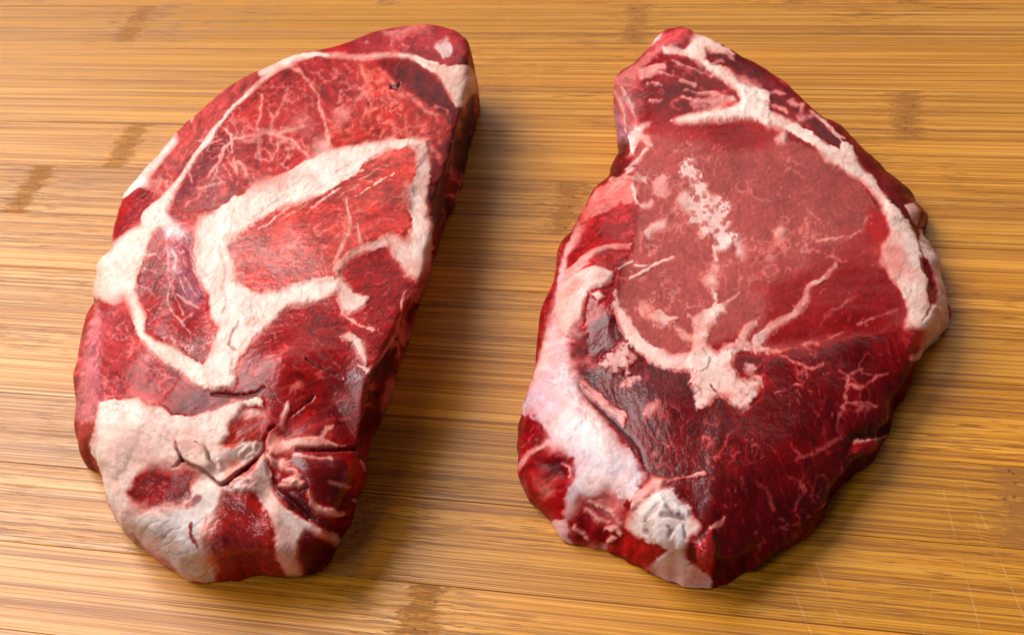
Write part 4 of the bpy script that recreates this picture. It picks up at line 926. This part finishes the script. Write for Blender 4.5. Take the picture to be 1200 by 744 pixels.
    s.poly('M', [485,260, 580,240, 600,270, 540,310, 500,310], (100, 30, 48), soft=3, wet=1.0, dh=-.3)  # purple gloss painted into the colour
    s.line('M', [515,205,5, 570,195,5, 625,185,5], VEIN, soft=.8, fat=.5)
    s.line('M', [0,735,10, 110,680,14, 200,635,12, 330,550,10, 460,400,10], (176, 50, 52), soft=2.5, warp=3, op=.7)
    s.line('M', [600,290,10, 650,180,12, 680,60,12], (160, 70, 56), soft=2.5, op=.7)
    # bulk relief
    s.bump(880, 250, 120, 70, 20, .8).bump(700, 320, 22, 40, 10, 1.2).bump(690, 400, 20, 30, 0, -1.0).bump(780, 90, 30, 30, 0, .8).bump(740, 150, 14, 40, 10, -1.0)
    s.bump(640, 560, 25, 35, 0, .8).bump(690, 600, 20, 20, 0, -.8).bump(775, 600, 26, 22, 0, .8).bump(900, 560, 80, 60, -30, .8).bump(920, 400, 120, 14, -10, -.5)
    s.finish(); return s


RIGHT_STATIONS = [
    (798, 35, 15, None), (815, 42, 15, None), (847, 55, 15, None), (867, 68, 15, None), (890, 80, 15, None), (921, 101, 15, None), (944, 122, 15, None), (964, 139, 15, None),
    (982, 152, 15, (996, 172)), (1003, 185, 14, (1022, 205)), (1030, 215, 13, (1056, 232)), (1055, 243, 13, (1085, 262)), (1066, 265, 13, (1080, 285)),
    (1076, 290, 14, (1097, 320)), (1083, 320, 14, (1105, 352)), (1086, 350, 14, (1107, 383)), (1082, 375, 14, (1093, 402)), (1072, 392, 14, (1075, 420)),
    (1064, 430, 11, (1063, 455)), (1052, 464, 9, (1051, 483)), (1041, 495, 8, (1040, 513)), (1018, 531, 8, (1018, 549)), (988, 556, 8, (989, 574)),
    (964, 586, 8, (964, 604)), (933, 616, 8, (934, 635)), (897, 640, 8, (897, 660)), (867, 654, 9, (868, 675)), (845, 658, 10, (848, 687)), (825, 648, 14, (828, 692)),
    (800, 632, 14, (801, 691)), (778, 612, 15, (774, 681)), (758, 590, 15, (748, 664)), (738, 565, 15, (718, 650)), (715, 535, 16, (694, 641)),
    (695, 508, 16, (665, 637)), (680, 482, 16, (640, 612)), (670, 455, 16, (615, 576)), (666, 430, 16, (611, 540)), (664, 405, 16, (612, 508)), (668, 375, 16, (618, 468)),
    (672, 345, 16, (632, 420)), (676, 320, 16, (648, 372)), (682, 292, 16, (656, 334)), (692, 262, 16, (670, 290)), (705, 236, 16, (690, 256)), (722, 208, 16, (714, 232)),
    (734, 182, 16, (724, 205)), (730, 160, 16, (725, 185)), (727, 135, 16, (722, 160)), (727, 110, 16, (720, 130)), (724, 95, 16, None), (730, 86, 16, None), (745, 75, 16, None), (763, 58, 15, None), (776, 41, 15, None)]

meat = meat_material('raw_meat')
PAIR = 'raw steaks on the cutting board'
build_steak('raw_steak', 'thick raw pork steak with wide white fat seams and a cracked fatty end', PAIR, left_chart(), [(a, b, h * 1.15, c) for a, b, h, c in LEFT_STATIONS], (300, 330), 29, meat)
build_steak('raw_steak', 'dark red raw pork steak with fat scraps on its face and a silverskin edge', PAIR, right_chart(), RIGHT_STATIONS, (860, 350), 18, meat)
